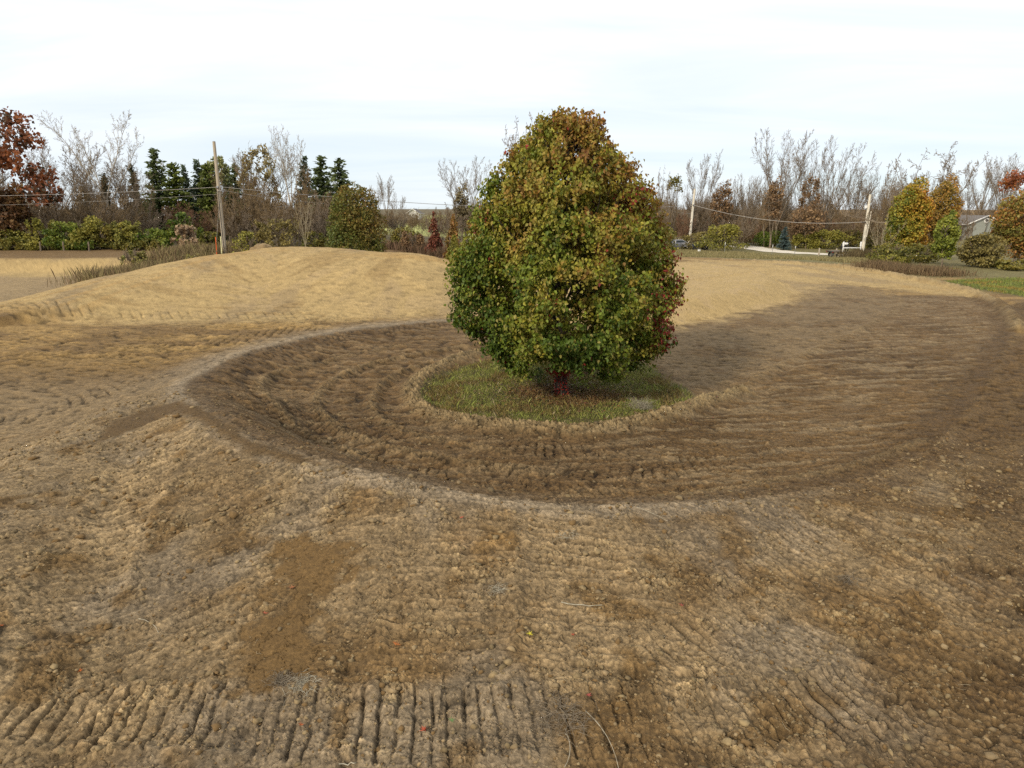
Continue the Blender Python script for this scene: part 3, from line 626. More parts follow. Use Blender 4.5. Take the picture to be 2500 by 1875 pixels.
# ------------------------------------------------------------------ the big pear tree
def pear_tree():
    bx, by = TREE_XY; Yd = by; bz = gz(bx, by)
    prof = [(232, 1205, 1285), (245, 1172, 1300), (265, 1145, 1315), (300, 1112, 1340), (340, 1082, 1382), (380, 1052, 1402), (420, 1022, 1432), (460, 1010, 1436), (500, 994, 1444),
            (540, 992, 1462), (580, 962, 1476), (610, 948, 1470), (640, 962, 1466), (680, 974, 1476), (720, 1006, 1456), (760, 1040, 1444), (790, 1082, 1392), (812, 1140, 1330)]
    zz, xl, xr = [], [], []
    for v, a, b in prof[::-1]:
        p = AT(a, v, Yd); q = AT(b, v, Yd); zz.append(p[2] - bz); xl.append(bx - p[0]); xr.append(q[0] - bx)
    zz = np.array(zz); xl = np.array(xl) * .97; xr = np.array(xr) * .97; xl = np.maximum(xl - .17, .15); xr = np.maximum(xr - .24, .15); zz = zz * (zz[-1] - .30) / zz[-1]; H = zz[-1]; tp = 1 - .03 * np.exp(-((zz / H - .86) / .14) ** 2); xl = xl * tp; xr = xr * tp
    def rad(th, z):                                              # outline radius by azimuth and height
        l = np.interp(z, zz, xl); r = np.interp(z, zz, xr); c = np.cos(th); m = (l + r) * .5
        base = np.where(c > 0, r * c * c + m * (1 - c * c), l * c * c + m * (1 - c * c))
        return base
    rg = np.random.default_rng(5)
    root = empty('pear_tree', (bx, by, bz)); tag(root, 'large dense pear tree turning from green to rust, alone on the round grass island', 'tree')
    # skeleton
    seg = []; trunk = []; p = np.array((0., 0, -.1))
    nk = 12; pts = [p]
    for k in range(nk):
        q = np.array((.04 * math.sin(k), .04 * math.cos(k * 1.3), -.1 + (H - .5) * (k + 1) / nk)); trunk.append((*p, *q, .17 * (1 - k / (nk + 1)) + .01, .17 * (1 - (k + 1) / (nk + 1)) + .01)); p = q; pts.append(q)
    tips = []
    for k in range(150):
        z0 = .75 + (H - 1.6) * (k / 150) ** 1.0; th = k * 2.39996 + rg.random() * .5
        up = .55 + 1.1 * (z0 / H) + .35 * rg.random(); d = np.array((math.cos(th), math.sin(th), up)); d /= np.linalg.norm(d)
        if z0 < 1.6: d = nrm(np.array((math.cos(th), math.sin(th), .12 + .5 * rg.random())))
        p = np.array((0, 0, z0)); step = .22; r = .045 * (1 - .6 * z0 / H); ln = 0; lim = .90 + .12 * rg.random()
        while ln < 40:
            d = nrm(d + rg.normal(size=3) * .07 + np.array((0, 0, .02 if z0 > 1.6 else -.03))); q = p + d * step
            if q[2] > H - .15 or math.hypot(q[0], q[1]) > lim * float(rad(math.atan2(q[1], q[0]), q[2])): break
            r2 = max(r * .93, .006); (trunk if r > .05 else seg).append((*p, *q, r, r2)); p = q; r = r2; ln += 1
            if ln > 2: tips.append((p.copy(), d.copy(), ln))
    V, F = tubes(trunk, 10); obj('trunk', mesh('pear_trunk', V, F, M_DBARK, smooth=True), root)
    V, F = tubes(seg, 4); obj('limbs', mesh('pear_limbs', V, F, M_DBARK), root)
    # shoots: points in the crown with leaves around them
    n = 4300; z = H * rg.random(n * 5); th = rg.random(n * 5) * 6.283; f = 1 - .55 * rg.random(n * 5) ** 1.9
    w_ = rad(th, z); keep = rg.random(n * 5) < (w_ / w_.max()) * 1.0
    z, th, f, w_ = z[keep], th[keep], f[keep], w_[keep]
    lump = 1 + .13 * perlin(th * 1.9, z * 1.25, 8) + .10 * perlin(th * 5, z * 3.1, 9)
    gapn = perlin(th * 2.6 + 1, z * 1.5 + 3, 14)
    ok = (gapn > -.20 + .28 * rg.random(len(z))) | (f < .62) & (rg.random(len(z)) < .6)
    z, th, f, w_, lump = z[ok][:n], th[ok][:n], f[ok][:n], w_[ok][:n], lump[ok][:n]; n = len(z)
    rr = w_ * f * np.minimum(lump, 1.16) * .95; P0 = np.stack([rr * np.cos(th), rr * np.sin(th), z], 1)
    m = (P0[:, 2] > .62) & ((P0[:, 2] > 1.05) | (np.abs(P0[:, 0]) > .9)); P0 = P0[m]; n = len(P0)
    # outward-upward shoots with leaves strung along them
    dirv = np.stack([P0[:, 0], P0[:, 1], np.full(n, .8) + 1.2 * P0[:, 2] / H * np.hypot(P0[:, 0], P0[:, 1])], 1) + rg.normal(size=(n, 3)) * .5
    dirv /= np.linalg.norm(dirv, axis=1, keepdims=True)
    nl = 29; t = rg.random((n, nl)); Ls = .26 + .20 * rg.random((n, 1))
    P = P0[:, None, :] + dirv[:, None, :] * (t * Ls)[..., None] + rg.normal(size=(n, nl, 3)) * .065
    sh = np.repeat(np.arange(n), nl); P = P.reshape(-1, 3)
    # a few long leaders breaking the outline
    ex = []
    for _ in range(300):
        a = rg.random() * 6.283; zq = H * (.25 + .72 * rg.random()); r_ = float(rad(a, zq)) * .95; b0 = np.array((r_ * math.cos(a), r_ * math.sin(a), zq)); dd = nrm(np.array((math.cos(a) * .6, math.sin(a) * .6, 1.0 if zq > H * .45 else .1)) + rg.normal(size=3) * .15)
        lg = .2 + .32 * rg.random()
        for q in range(9): ex.append(b0 + dd * lg * q / 9 + rg.normal(size=3) * .035)
    P = np.vstack([P, np.array(ex)]); sh = np.concatenate([sh, n + np.arange(len(ex)) // 9]); n2 = sh.max() + 1
    x, y, z = P[:, 0], P[:, 1], P[:, 2]
    g0 = np.array((.058, .094, .010)); g1 = np.array((.145, .175, .017)); ol = np.array((.255, .215, .028)); ru = np.array((.25, .135, .028)); rd = np.array((.22, .030, .022)); yl = np.array((.28, .24, .05))
    shn = rg.normal(size=n2)[sh]
    k = .35 + .34 * (z / H - .5) * 2 + .08 * x / 3 + .36 * perlin(x * .7 + 3, z * .7 + y * .7, 33) + .12 * shn + .07 * rg.normal(size=len(P))
    k = np.clip(k, 0, 1)[:, None]; cs = np.array([g0, g1, ol, ru, np.array((.23, .095, .025))]); kk = k[:, 0] * 3.99; i = kk.astype(int); f = (kk - i)[:, None]
    C = cs[i] * (1 - f) + cs[np.minimum(i + 1, 4)] * f
    red = np.exp(-(((x - 2.85) / .55) ** 2 + ((z - 2.2) / .8) ** 2)) * .75 + np.exp(-(((x - 3.1) / .4) ** 2 + ((z - 3.7) / .35) ** 2)) + np.exp(-(((x - 1.6) / .4) ** 2 + ((z - 5.1) / .35) ** 2)) * .3
    rm = (rg.random(len(P)) < np.clip(red + .10 * (shn > 1.6), 0, .85))[:, None]; C = np.where(rm, rd * (.6 + .8 * rg.random((len(P), 1))), C)
    ym = (rg.random(len(P)) < .10)[:, None]; C = np.where(ym & ~rm, yl * .8, C)
    C = C * (.7 + .6 * rg.random((len(P), 1)))
    # ovate pointed leaves folded on the midrib, hanging
    N_ = len(P); a = rg.normal(size=(N_, 3)) * .65; a[:, 2] -= .75; a += np.stack([x, y, 0 * x], 1) * .10; a /= np.linalg.norm(a, axis=1, keepdims=True)
    nrmv = np.stack([x, y, .9 + 0 * x], 1) * .5 + rg.normal(size=(N_, 3)) * .9; b = np.cross(a, nrmv); b /= np.linalg.norm(b, axis=1, keepdims=True) + 1e-9; c = np.cross(b, a)
    s = (.083 * (.65 + .65 * rg.random((N_, 1)))); o = P - a * s * .5
    fold = c * s * .10
    vs = [o, o + a * s * .32 + b * s * .40 + fold, o + a * s * .72 + b * s * .27 + fold, o + a * s * 1.12 - fold * 1.2, o + a * s * .72 - b * s * .27 + fold, o + a * s * .32 - b * s * .40 + fold]
    V = np.stack(vs, 1).reshape(-1, 3); base = np.arange(N_)[:, None] * 6
    F = np.concatenate([base + np.array([[0, 1, 2, 3]]), base + np.array([[0, 3, 4, 5]])], 0)
    obj('crown', mesh('pear_crown', V, F, M_LEAF, np.repeat(C, 6, 0)), root)
    # the red creeper on its trunk
    m = 210; zc = 1.0 * rg.random(m) ** .8; th = -2.0 + .75 * rg.normal(size=m) + zc * .4; rr = .17 + .07 * rg.random(m)
    Pc = np.stack([rr * np.cos(th) * 1.0, rr * np.sin(th), zc], 1)
    for (dx_, dz_, L_) in ((-1, .15, .38), (1, .25, .28), (-.2, 1, .35)):
        q = rg.random(150)[:, None]; Pc = np.vstack([Pc, np.array((0, -.2, .68)) + q * np.array((dx_, -.1, dz_)) * L_ + rg.normal(size=(150, 3)) * .05])
    Cc = np.array((.30, .035, .022)) * (.5 + .9 * rg.random((len(Pc), 1))); V, F, Cc = leaf_cards(Pc, .065, Cc, rg, .3, .7)
    t_ = [(0.02 * math.cos(q * 2), -.19, q * .1, .02 * math.cos(q * 2 + 2), -.19, q * .1 + .1, .012, .012) for q in range(9)]
    V2, F2 = tubes(t_, 4); cr = empty('red_creeper', (bx, by, bz)); tag(cr, 'bright red creeper climbing the trunk of the big pear tree', 'climbing plant')
    obj('leaves', mesh('creeper_leaves', V, F, M_LEAF, Cc), cr); obj('stem', mesh('creeper_stem', V2, F2, M_BARK), cr)
    # young shoots and seedlings under the crown
    for i, (u, v, h, spread, cc, nn, lab) in enumerate([
            (1255, 832, .28, .30, ((.16, .2, .03), (.24, .26, .04)), 130, 'low yellow-green pear sucker just right of the red-clad trunk'),
            (1165, 818, .45, .28, ((.06, .1, .02), (.15, .19, .03)), 150, 'leafy green pear sucker just left of the red-clad trunk'),
            (1082, 800, .42, .30, ((.12, .15, .03), (.2, .2, .04)), 110, 'thin yellowish shoot left under the crown, over brown weeds'),
            (1270, 800, .40, .55, ((.20, .03, .02), (.12, .05, .02)), 160, 'dark red seedlings in the shade right of the trunk'),
            (1120, 792, .42, .45, ((.20, .03, .02), (.12, .06, .02)), 140, 'dark red seedlings in the shade left of the trunk')]):
        x0, y0 = W(u, v, .05); e = empty('sapling_shoot', (x0, y0, gz(x0, y0))); tag(e, lab, 'young plant')
        q = rg.normal(size=(nn, 3)) * np.array((spread * .5, spread * .5, h * .28)) + np.array((0, 0, h * .6)); q[:, 2] = np.abs(q[:, 2])
        cc = np.array(cc); f = rg.random((nn, 1)); V, F, C_ = leaf_cards(q, .07, cc[0] * f + cc[1] * (1 - f), rg, .2, .7); obj('leaves', mesh('shoot_leaves', V, F, M_LEAF, C_), e)
        st = [(0, 0, 0, *(q[j] * .95), .006, .003) for j in range(0, nn, 9)]; V, F = tubes(st, 3); obj('stems', mesh('shoot_stems', V, F, M_BARK), e)
pear_tree()

# ------------------------------------------------------------------ grass, weeds, clods, straw
def blades(name, x, y, h, wd, C, rg, bend=.5, z=None):
    n = len(x); z = (gz(x, y) if z is None else z) - .01; az = rg.random(n) * 6.283; sp = rg.random(n) * 6.283
    bx, by = np.cos(sp) * wd * .5, np.sin(sp) * wd * .5; hx = np.cos(az) * h * bend * rg.random(n); hy = np.sin(az) * h * bend * rg.random(n)
    V = np.stack([np.stack([x - bx, y - by, z], 1), np.stack([x + bx, y + by, z], 1), np.stack([x + bx * .6 + hx * .4, y + by * .6 + hy * .4, z + h * .6], 1), np.stack([x + hx, y + hy, z + h], 1)], 1).reshape(-1, 3)
    return mesh(name, V, np.arange(4 * n).reshape(-1, 4), M_GRASS, np.repeat(C, 4, 0))
def scatter_poly(poly, n, rg, inset=.1):
    lo = poly.min(0); hi = poly.max(0); out = []; t = 0
    while t < n:
        p = lo + rg.random((n * 2, 2)) * (hi - lo); k = psd(p[:, 0], p[:, 1], poly) > inset + .15 * rg.normal(size=len(p)); p = p[k]; out.append(p); t += len(p)
    return np.concatenate(out)[:n]
def grass():
    rg = np.random.default_rng(3); P = scatter_poly(GRASS, 60000, rg, .12)
    x, y = P[:, 0], P[:, 1]; d = np.hypot(x - TREE_XY[0], (y - TREE_XY[1]))
    k = perlin(x * .8, y * .8, 5) + .5 * perlin(x * 3, y * 3, 6); brownish = ss(2.3, .6, d) * .85 + ss(-.1, .4, k) * .75
    keep = rg.random(len(x)) > brownish * .3; x, y, d, k, brownish = x[keep], y[keep], d[keep], k[keep], brownish[keep]
    gr = np.array((.17, .215, .035)); gr2 = np.array((.30, .30, .075)); br = np.array((.20, .12, .045)); st = np.array((.34, .27, .15))
    f = np.clip(brownish + .25 * rg.normal(size=len(x)), 0, 1)[:, None]; r2 = rg.random((len(x), 1)); C = gr * r2 + gr2 * (1 - r2); C = C * (1 - f) + br * f
    C = np.where(rg.random((len(x), 1)) < .10, st, C) * (.7 + .6 * rg.random((len(x), 1)))
    h = (.035 + .075 * rg.random(len(x))) * (1 + .5 * np.clip(k, -.5, 1)); h *= np.where(rg.random(len(x)) < .02, 2.2, 1)
    o = obj('grass', blades('grass', x, y, h, .010, C, rg, .9)); tag(o, 'short green and straw-coloured grass of the round island under the pear tree', 'grass', kind='stuff')
    # right-hand verge
    P = scatter_poly(Z_GRASSR[[0, 1, 2, 3, 4, 5, 6]], 26000, rg, .2); x, y = P[:, 0], P[:, 1]; k = perlin(x * .5, y * .5, 5)
    f = rg.random((len(x), 1)); C = (gr * f + np.array((.20, .20, .06)) * (1 - f)) * (.7 + .5 * rg.random((len(x), 1))); C = np.where((k > .15)[:, None], C * np.array((1.5, 1.0, 1.0)), C)
    o = obj('grass_verge', blades('grass_verge', x, y, .10 + .08 * rg.random(len(x)), .035, C, rg, .9)); tag(o, 'green grass strip beyond the earth ridge at the right edge', 'grass', kind='stuff')
    # rough dry grass between the field and the driveway
    e = WP([(1470, 548, -.7), (1600, 553, -.6), (1750, 562, -.5), (1860, 575, -.3), (1935, 586, -.1)]); e2 = WP([(1935, 574, -.3), (1860, 563, -.6), (1740, 556, -.8), (1660, 549, -.9), (1590, 541, -1.0), (1465, 536, -1)])
    pz = np.vstack([e, e2]); P = scatter_poly(pz, 26000, rg, -.3); x, y = P[:, 0], P[:, 1]
    f = rg.random((len(x), 1)); C = (np.array((.21, .19, .07)) * f + np.array((.33, .26, .13)) * (1 - f)) * (.6 + .6 * rg.random((len(x), 1)))
    o = obj('rough_grass', blades('rough_grass', x, y, .16 + .2 * rg.random(len(x)), .06, C, rg, .7, z=macro(x, y))); tag(o, 'dry yellowish rough grass between the earth field and the driveway', 'grass', kind='stuff')
    def brush(nm, pts, n, hmin, hmax, ca, cb, lab, wd=.05, spread=.8, zf=None):
        p = np.array([W(a, b, c) for a, b, c in pts]); q = rg.random(n) * (len(p) - 1.001); i = q.astype(int); f = (q - i)[:, None]
        P = p[i] * (1 - f) + p[i + 1] * f + rg.normal(size=(n, 2)) * spread; x, y = P[:, 0], P[:, 1]; f = rg.random((n, 1))
        C = (np.array(ca) * f + np.array(cb) * (1 - f)) * (.6 + .7 * rg.random((n, 1))); h = (hmin + (hmax - hmin) * rg.random(n)) * (1 + .35 * perlin(x * .5, y * .5, 7))
        o = obj(nm, blades(nm, x, y, h, wd, C, rg, .45, z=macro(x, y))); tag(o, lab, 'weeds', kind='stuff')
    brush('reddish_brush', [(1885, 580, -.1), (1935, 586, 0), (1990, 590, 0), (2040, 596, 0)], 8000, .3, .7, (.14, .085, .045), (.21, .15, .075), 'reddish-brown dry brush under the autumn trees on the right', .025, .9)
    brush('dark_weeds', [(1842, 557, -.65), (1880, 559, -.55), (1920, 562, -.4)], 4500, .4, 1.1, (.09, .065, .03), (.16, .12, .055), 'dark dry weeds in front of the white rail fence', .04, .9)
    brush('mound_weeds', [(238, 588, .75), (290, 578, .85), (350, 566, .95), (420, 553, 1.0), (500, 548, 1.0)], 11000, .3, 1.1, (.19, .12, .07), (.24, .2, .08), 'brown and yellowish weeds behind the left end of the golden mound', .03, 1.3)
    brush('field_edge_weeds', [(840, 546, .4), (900, 551, .3), (960, 560, .2), (1000, 566, .1)], 7000, .4, 1.0, (.17, .10, .065), (.15, .10, .05), 'purplish-brown dry weeds behind the right end of the golden mound', .04, 1.2)
grass()

ICO = None
def ico():
    t = (1 + 5 ** .5) / 2; v = np.array([(-1, t, 0), (1, t, 0), (-1, -t, 0), (1, -t, 0), (0, -1, t), (0, 1, t), (0, -1, -t), (0, 1, -t), (t, 0, -1), (t, 0, 1), (-t, 0, -1), (-t, 0, 1)], float)
    v /= np.linalg.norm(v[0]); f = np.array([(0, 11, 5), (0, 5, 1), (0, 1, 7), (0, 7, 10), (0, 10, 11), (1, 5, 9), (5, 11, 4), (11, 10, 2), (10, 7, 6), (7, 1, 8), (3, 9, 4), (3, 4, 2), (3, 2, 6), (3, 6, 8), (3, 8, 9), (4, 9, 5), (2, 4, 11), (6, 2, 10), (8, 6, 7), (9, 8, 1)])
    return v, f
def litter():  # leaf flecks added on the grass as contact shade under the crown
    rg = np.random.default_rng(19); n = 2600; d = np.abs(rg.normal(size=n)) * 1.15 + .1; a = rg.random(n) * 6.283; x = TREE_XY[0] + d * np.cos(a) * 1.2; y = TREE_XY[1] + d * np.sin(a)
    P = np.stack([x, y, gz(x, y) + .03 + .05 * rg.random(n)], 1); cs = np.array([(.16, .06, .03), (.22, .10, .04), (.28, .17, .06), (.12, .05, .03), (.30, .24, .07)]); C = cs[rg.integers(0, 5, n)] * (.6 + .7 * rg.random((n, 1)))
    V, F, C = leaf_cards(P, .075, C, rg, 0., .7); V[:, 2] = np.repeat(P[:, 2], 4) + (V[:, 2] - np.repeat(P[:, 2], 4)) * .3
    o = obj('shade_leaf_litter', mesh('shade_leaf_litter', V, F, M_LEAF, C)); tag(o, 'brown and rusty leaves added as contact shade in the grass under the big pear tree', 'leaf litter', kind='stuff')
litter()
def clods():
    rg = np.random.default_rng(9); v, f = ico()
    n0 = 150000; r = np.sqrt(4.3 ** 2 + rg.random(n0) ** 1.5 * (17 ** 2 - 4.3 ** 2)); a = (rg.random(n0) - .5) * 2 * R(52); x = r * np.sin(a); y = r * np.cos(a)
    bowl = pinside(x, y, Z_BOWL); band = pinside(x, y, Z_BAND) | pinside(x, y, Z_CLAY); gr = pinside(x, y, GRASS)
    dens = .25 + 1.2 * ss(-.2, .35, fbm(x * .8 + 40, y * .8, 3, 77)) * ss(-.1, .4, fbm(x * 1.7 + 4, y * 1.7 - 30, 3, 78)) + .25 * (perlin(x * 3, y * 3, 3) > .1)
    dens *= np.where(bowl, .35, 1.) * np.where(band, .12, 1.); dens[gr] = 0
    for pts, h, hw in WINDW[:3]:
        d = pdist(x, y, pts)[0]; dens += 1.2 * ss(hw * 1.5, hw * .3, d)
    k = rg.random(n0) < dens * .62; x, y, bowl = x[k], y[k], bowl[k]; n = len(x)
    s = np.exp(rg.normal(size=n) * .72) * .0072; s = np.clip(s, .003, .045) * (1 + .25 * (np.hypot(x, y) > 10))
    z = gz(x, y); sc = s[:, None] * (.65 + .6 * rg.random((n, 3))) * np.array((1.1, 1.1, .75)); th = rg.random(n) * 6.283
    V = v[None] * (1 + .30 * rg.normal(size=(n, 12, 1))) * sc[:, None, :]
    c, s_ = np.cos(th)[:, None], np.sin(th)[:, None]; V = np.stack([V[..., 0] * c - V[..., 1] * s_, V[..., 0] * s_ + V[..., 1] * c, V[..., 2]], -1)
    V += np.stack([x, y, z + s * .15], 1)[:, None, :]; F = (f[None] + 12 * np.arange(n)[:, None, None]).reshape(-1, 3)
    q = rg.random((n, 1)); C = (pale * .72 * q + tan * .95 * (1 - q)) * (.65 + .6 * rg.random((n, 1))); C = np.where((rg.random((n, 1)) < .3), brown * 1.3, C); C = np.where(bowl[:, None], C * .75, C)
    o = obj('soil_clods', mesh('soil_clods', V.reshape(-1, 3), F, M_CLOD, np.repeat(C, 12, 0), False)); tag(o, 'loose crumbs and clods of dry soil scattered over the earth', 'soil clods', kind='stuff')
    # straw and root fibres
    n = 2600; r = 4.4 + rg.random(n) ** 1.3 * 12; a = (rg.random(n) - .5) * 2 * R(48); x = r * np.sin(a); y = r * np.cos(a)
    k = rg.random(n) < ss(-.1, .5, fbm(x * .5 + 9, y * .5, 3, 88) + .35 * ss(1.0, 6, x) + .15); x, y = x[k], y[k]; n = len(x); z = gz(x, y) + .008
    th = rg.random(n) * 6.283; ln = .02 + .10 * rg.random(n) ** 2; seg = []
    for i in range(n):
        p = np.array((x[i], y[i], z[i])); t = th[i]
        for _ in range(3):
            t += rg.normal() * .5; q = p + np.array((math.cos(t), math.sin(t), .12 * rg.normal())) * ln[i] / 2; seg.append((*p, *q, .0013, .0011)); p = q
    V, F = tubes(seg, 3); o = obj('straw', mesh('straw', V, F, flat_mat('straw_fibres', (.50, .41, .26), .8, 0, (.36, .28, .17)))); tag(o, 'short straw and root fibres lying loose on the soil', 'straw', kind='stuff')
clods()

def fallen_leaf(u, v, size, c, lab, lobes=7, kind='fallen_leaf'):
    x, y = W(u, v, .25)
    for _ in range(6):
        x, y = W(u, v, gz(x, y))
    rg = np.random.default_rng(int(u * 7 + v)); pts = []
    n = lobes * 2
    for k in range(n):
        a = 2 * math.pi * k / n + .2 * rg.normal(); r_ = size * (.55 + .12 * rg.random() if k % 2 == 0 else .18)
        pts.append((r_ * math.cos(a), r_ * math.sin(a), .012 * rg.random() + (.014 if k % 2 == 0 else .004)))
    V = np.array([(0, 0, .004)] + pts); F = np.array([(0, 1 + k, 1 + (k + 1) % n) for k in range(n)])
    ca = np.array(c); C = np.tile(ca, (len(V), 1)) * (.7 + .6 * rg.random((len(V), 1)))
    e = obj(kind, mesh(kind, V, F, M_LEAF, C), loc=(x, y, gz(x, y) + .012)); e.rotation_euler = (rg.normal() * .15, rg.normal() * .15, rg.random() * 6)
    tag(e, lab, 'leaf', 'fallen leaves on the soil')
OR = (.36, .105, .035)
for a in [(630, 1272, .085, (.30, .12, .05), 'tan-orange lobed leaf at the top of the smooth brown patch'),
          (572, 1328, .075, (.40, .12, .06), 'small orange star-shaped leaf in the middle of the smooth brown patch'),
          (4, 1357, .06, OR, 'orange leaf at the very left edge of the slope'),
          (173, 1452, .06, (.42, .11, .02), 'bright orange leaf beside grey clods at the lower left'),
          (650, 1569, .06, OR, 'small red-orange leaf among the cleat grooves below the grass tuft'),
          (997, 1125, .08, (.42, .10, .05), 'orange-red leaf near the top of the slope, below the ridge crest'),
          (856, 1395, .10, (.44, .15, .04), 'large bright orange oak leaf on clods in the middle foreground'),
          (990, 1368, .075, (.33, .22, .10), 'pale tan leaf standing between clods'),
          (1144, 1373, .08, (.50, .42, .04), 'yellow leaf on a grey-brown patch'),
          (916, 1580, .085, (.36, .07, .03), 'red leaf on the edge of the cleat marks, bottom centre'),
          (1238, 1375, .05, (.34, .08, .04), 'little red leaf beside a column of clods'),
          (1271, 1494, .07, (.33, .08, .06), 'pinkish red leaf above the grass roots at the bottom'),
          (1472, 1310, .07, (.33, .07, .05), 'dull red leaf on the slope right of centre'),
          (975, 1559, .07, (.16, .24, .08), 'green leaf lying in the cleat marks at the bottom'),
          (688, 968, .10, (.45, .06, .02), 'red leaf just inside the ridge crest at the left')]:
    fallen_leaf(*a)

def tuft(u, v, n, ln, lab, c, spread=.12, flat=.5):
    x, y = W(u, v, .1)
    for _ in range(6): x, y = W(u, v, gz(x, y))
    rg = np.random.default_rng(int(u)); z0 = gz(x, y); seg = []
    for i in range(n):
        t = rg.random() * 6.283; p = np.array((rg.normal() * spread * .5, rg.normal() * spread * .5, 0)); d = nrm(np.array((math.cos(t), math.sin(t), flat * rg.random() + .1))); l = ln * (.4 + .8 * rg.random())
        for k in range(3):
            q = p + d * l / 3; seg.append((*p, *q, .0028 * (1 - k * .25), .0022 * (1 - k * .3))); p = q; d = nrm(d + np.array((.15 * rg.normal(), .15 * rg.normal(), -.35)))
    V, F = tubes(seg, 3); o = obj('dry_grass_tuft', mesh('dry_grass_tuft', V, F, c), loc=(x, y, z0 + .01)); tag(o, lab, 'grass tuft')
M_STRAW = flat_mat('grey_straw', (.42, .37, .27), .85, 0, (.24, .21, .15), 20.); M_STRAW2 = flat_mat('dark_roots', (.24, .19, .13), .9, 0, (.12, .095, .065), 20.)
tuft(655, 1478, 150, .13, 'pale grey clump of uprooted dry grass, left of centre in the foreground', M_STRAW, .16)
tuft(612, 1470, 150, .14, 'darker brown clump of roots beside the pale grass clump', M_STRAW2, .12)
tuft(1215, 1545, 150, .26, 'sprawling tangle of dry grass roots across the cleat marks, bottom centre', M_STRAW2, .26, .25)
tuft(1075, 1275, 60, .12, 'thin greyish wisp of dry grass in the middle of the slope', M_STRAW, .1)
tuft(1385, 882, 260, .42, 'upright tan tuft of dry grass at the right end of the grass island', M_STRAW, .2, 1.6)
tuft(1225, 1160, 60, .12, 'faint grey tuft of dry grass near the ridge crest', M_STRAW, .16, .3)
tuft(1835, 1255, 90, .16, 'tuft of dark dead grass on the right-hand slope', M_STRAW2, .12, .6)
def stick(u0, v0, u1, v1, r, lab, bow=.04, m=None):
    P = []
    for k in range(7):
        t = k / 6; u = u0 + (u1 - u0) * t; v = v0 + (v1 - v0) * t; x, y = W(u, v, .2)
        for _ in range(6): x, y = W(u, v, gz(x, y))
        P.append(np.array((x + bow * math.sin(3.1 * t), y + bow * .5 * math.sin(5 * t), gz(x, y) + .018 + r)))
    V, F = tubes([(*P[k], *P[k + 1], r * (1 - .08 * k), r * (1 - .08 * (k + 1))) for k in range(6)], 6); o = obj('stick', mesh('stick', V, F, m or M_STRAW)); tag(o, lab, 'stick')
stick(1212, 1311, 1300, 1310, .007, 'straight pale stick lying across the slope right of centre', .01)
stick(1375, 1098, 1442, 1128, .004, 'thin straw stalk just below the ridge crest, right of centre', .02)
stick(1265, 1540, 1335, 1655, .004, 'long curved root running down to the bottom edge', .05)
stick(1222, 1590, 1218, 1658, .005, 'short crooked root by the bottom edge', .05, M_STRAW)
stick(732, 1655, 770, 1650, .006, 'curved pale twig at the bottom edge left of centre', .03)
stick(300, 1340, 345, 1368, .004, 'thin curled root on the left-hand slope', .05)

# ------------------------------------------------------------------ background: protos
GREYW = dict(tm=M_BARK, cm=M_TWIGG)
vase = [tree_meshes(100 + i, M_BARK, M_TWIGG, H=10., leaders=8, split=.20 + .05 * i, lspread=.50, kids=(11, 8, 6), ratio=(.36, .5, .5), lean=(.55, .55, .6), up=(.05, .18, .1), wig=(.06, .1, .16), r0=.16, rmin=.0075, start=.42, levels=3) for i in range(3)]
slim = [tree_meshes(120 + i, M_BARK, M_TWIG, H=10., leaders=1, kids=(22, 7, 5), ratio=(.36, .5, .5), lean=(.6, .6, .8), up=(0, .25, .15), wig=(.05, .12, .2), r0=.11, rmin=.010, start=.25, levels=3) for i in range(4)]
syc = [tree_meshes(140 + i, M_WHITEB, M_WHITEB, H=10., leaders=4, split=.35, lspread=.50, kids=(15, 8, 5), ratio=(.40, .45, .5), lean=(.6, .7, .8), up=(.03, .2, .1), wig=(.06, .12, .2), r0=.16, rmin=.0075, start=.3, levels=3) for i in range(2)]
crook = [tree_meshes(160 + i, M_BARK, M_TWIGG, H=10., leaders=6, split=.28, lspread=.75, kids=(8, 6, 5), ratio=(.38, .5, .5), lean=(.7, .8, .9), up=(.10, .22, .1), wig=(.20, .25, .3), r0=.26, rmin=.015, start=.3, levels=3) for i in range(2)]
bush = [tree_meshes(180 + i, M_BARK, (M_TWIG, M_TWIG, M_TWIGR, M_TWIG, M_TWIGG)[i], H=5., leaders=10, split=.03, lspread=.75, kids=(12, 7, 4), ratio=(.36, .5, .5), lean=(.6, .7, .8), up=(.04, .15, .1), wig=(.1, .16, .2), r0=.06, rmin=.014, start=.15, levels=3, n=(8, 5, 4, 3)) for i in range(5)]
sapl = [tree_meshes(200 + i, flat_mat('pale_sapling_bark', (.42, .36, .24), .9, 0, (.3, .25, .16)), flat_mat('pale_sapling_twigs', (.36, .30, .19), .9, 0, (.26, .21, .13)), H=10., leaders=5, split=.14, lspread=.35, kids=(10, 4, 3), ratio=(.36, .5, .5), lean=(.45, .5, .6), up=(.03, .2, .1), wig=(.04, .08, .1), r0=.12, rmin=.018, start=.1, levels=2) for i in range(2)]
def PR(t): return [('trunk', t[0]), ('crown', t[1])]
def bare(t, u, vtop, Y, label, name='bare_tree', cat='tree', H=10., wide=1., group=None, rz=None):
    x, _, zt = AT(u, vtop, Y); zb = mz(x, Y); return put(name, PR(t), x, Y, zt - zb, H, wide=wide, rz=rz, label=label, cat=cat, group=group)

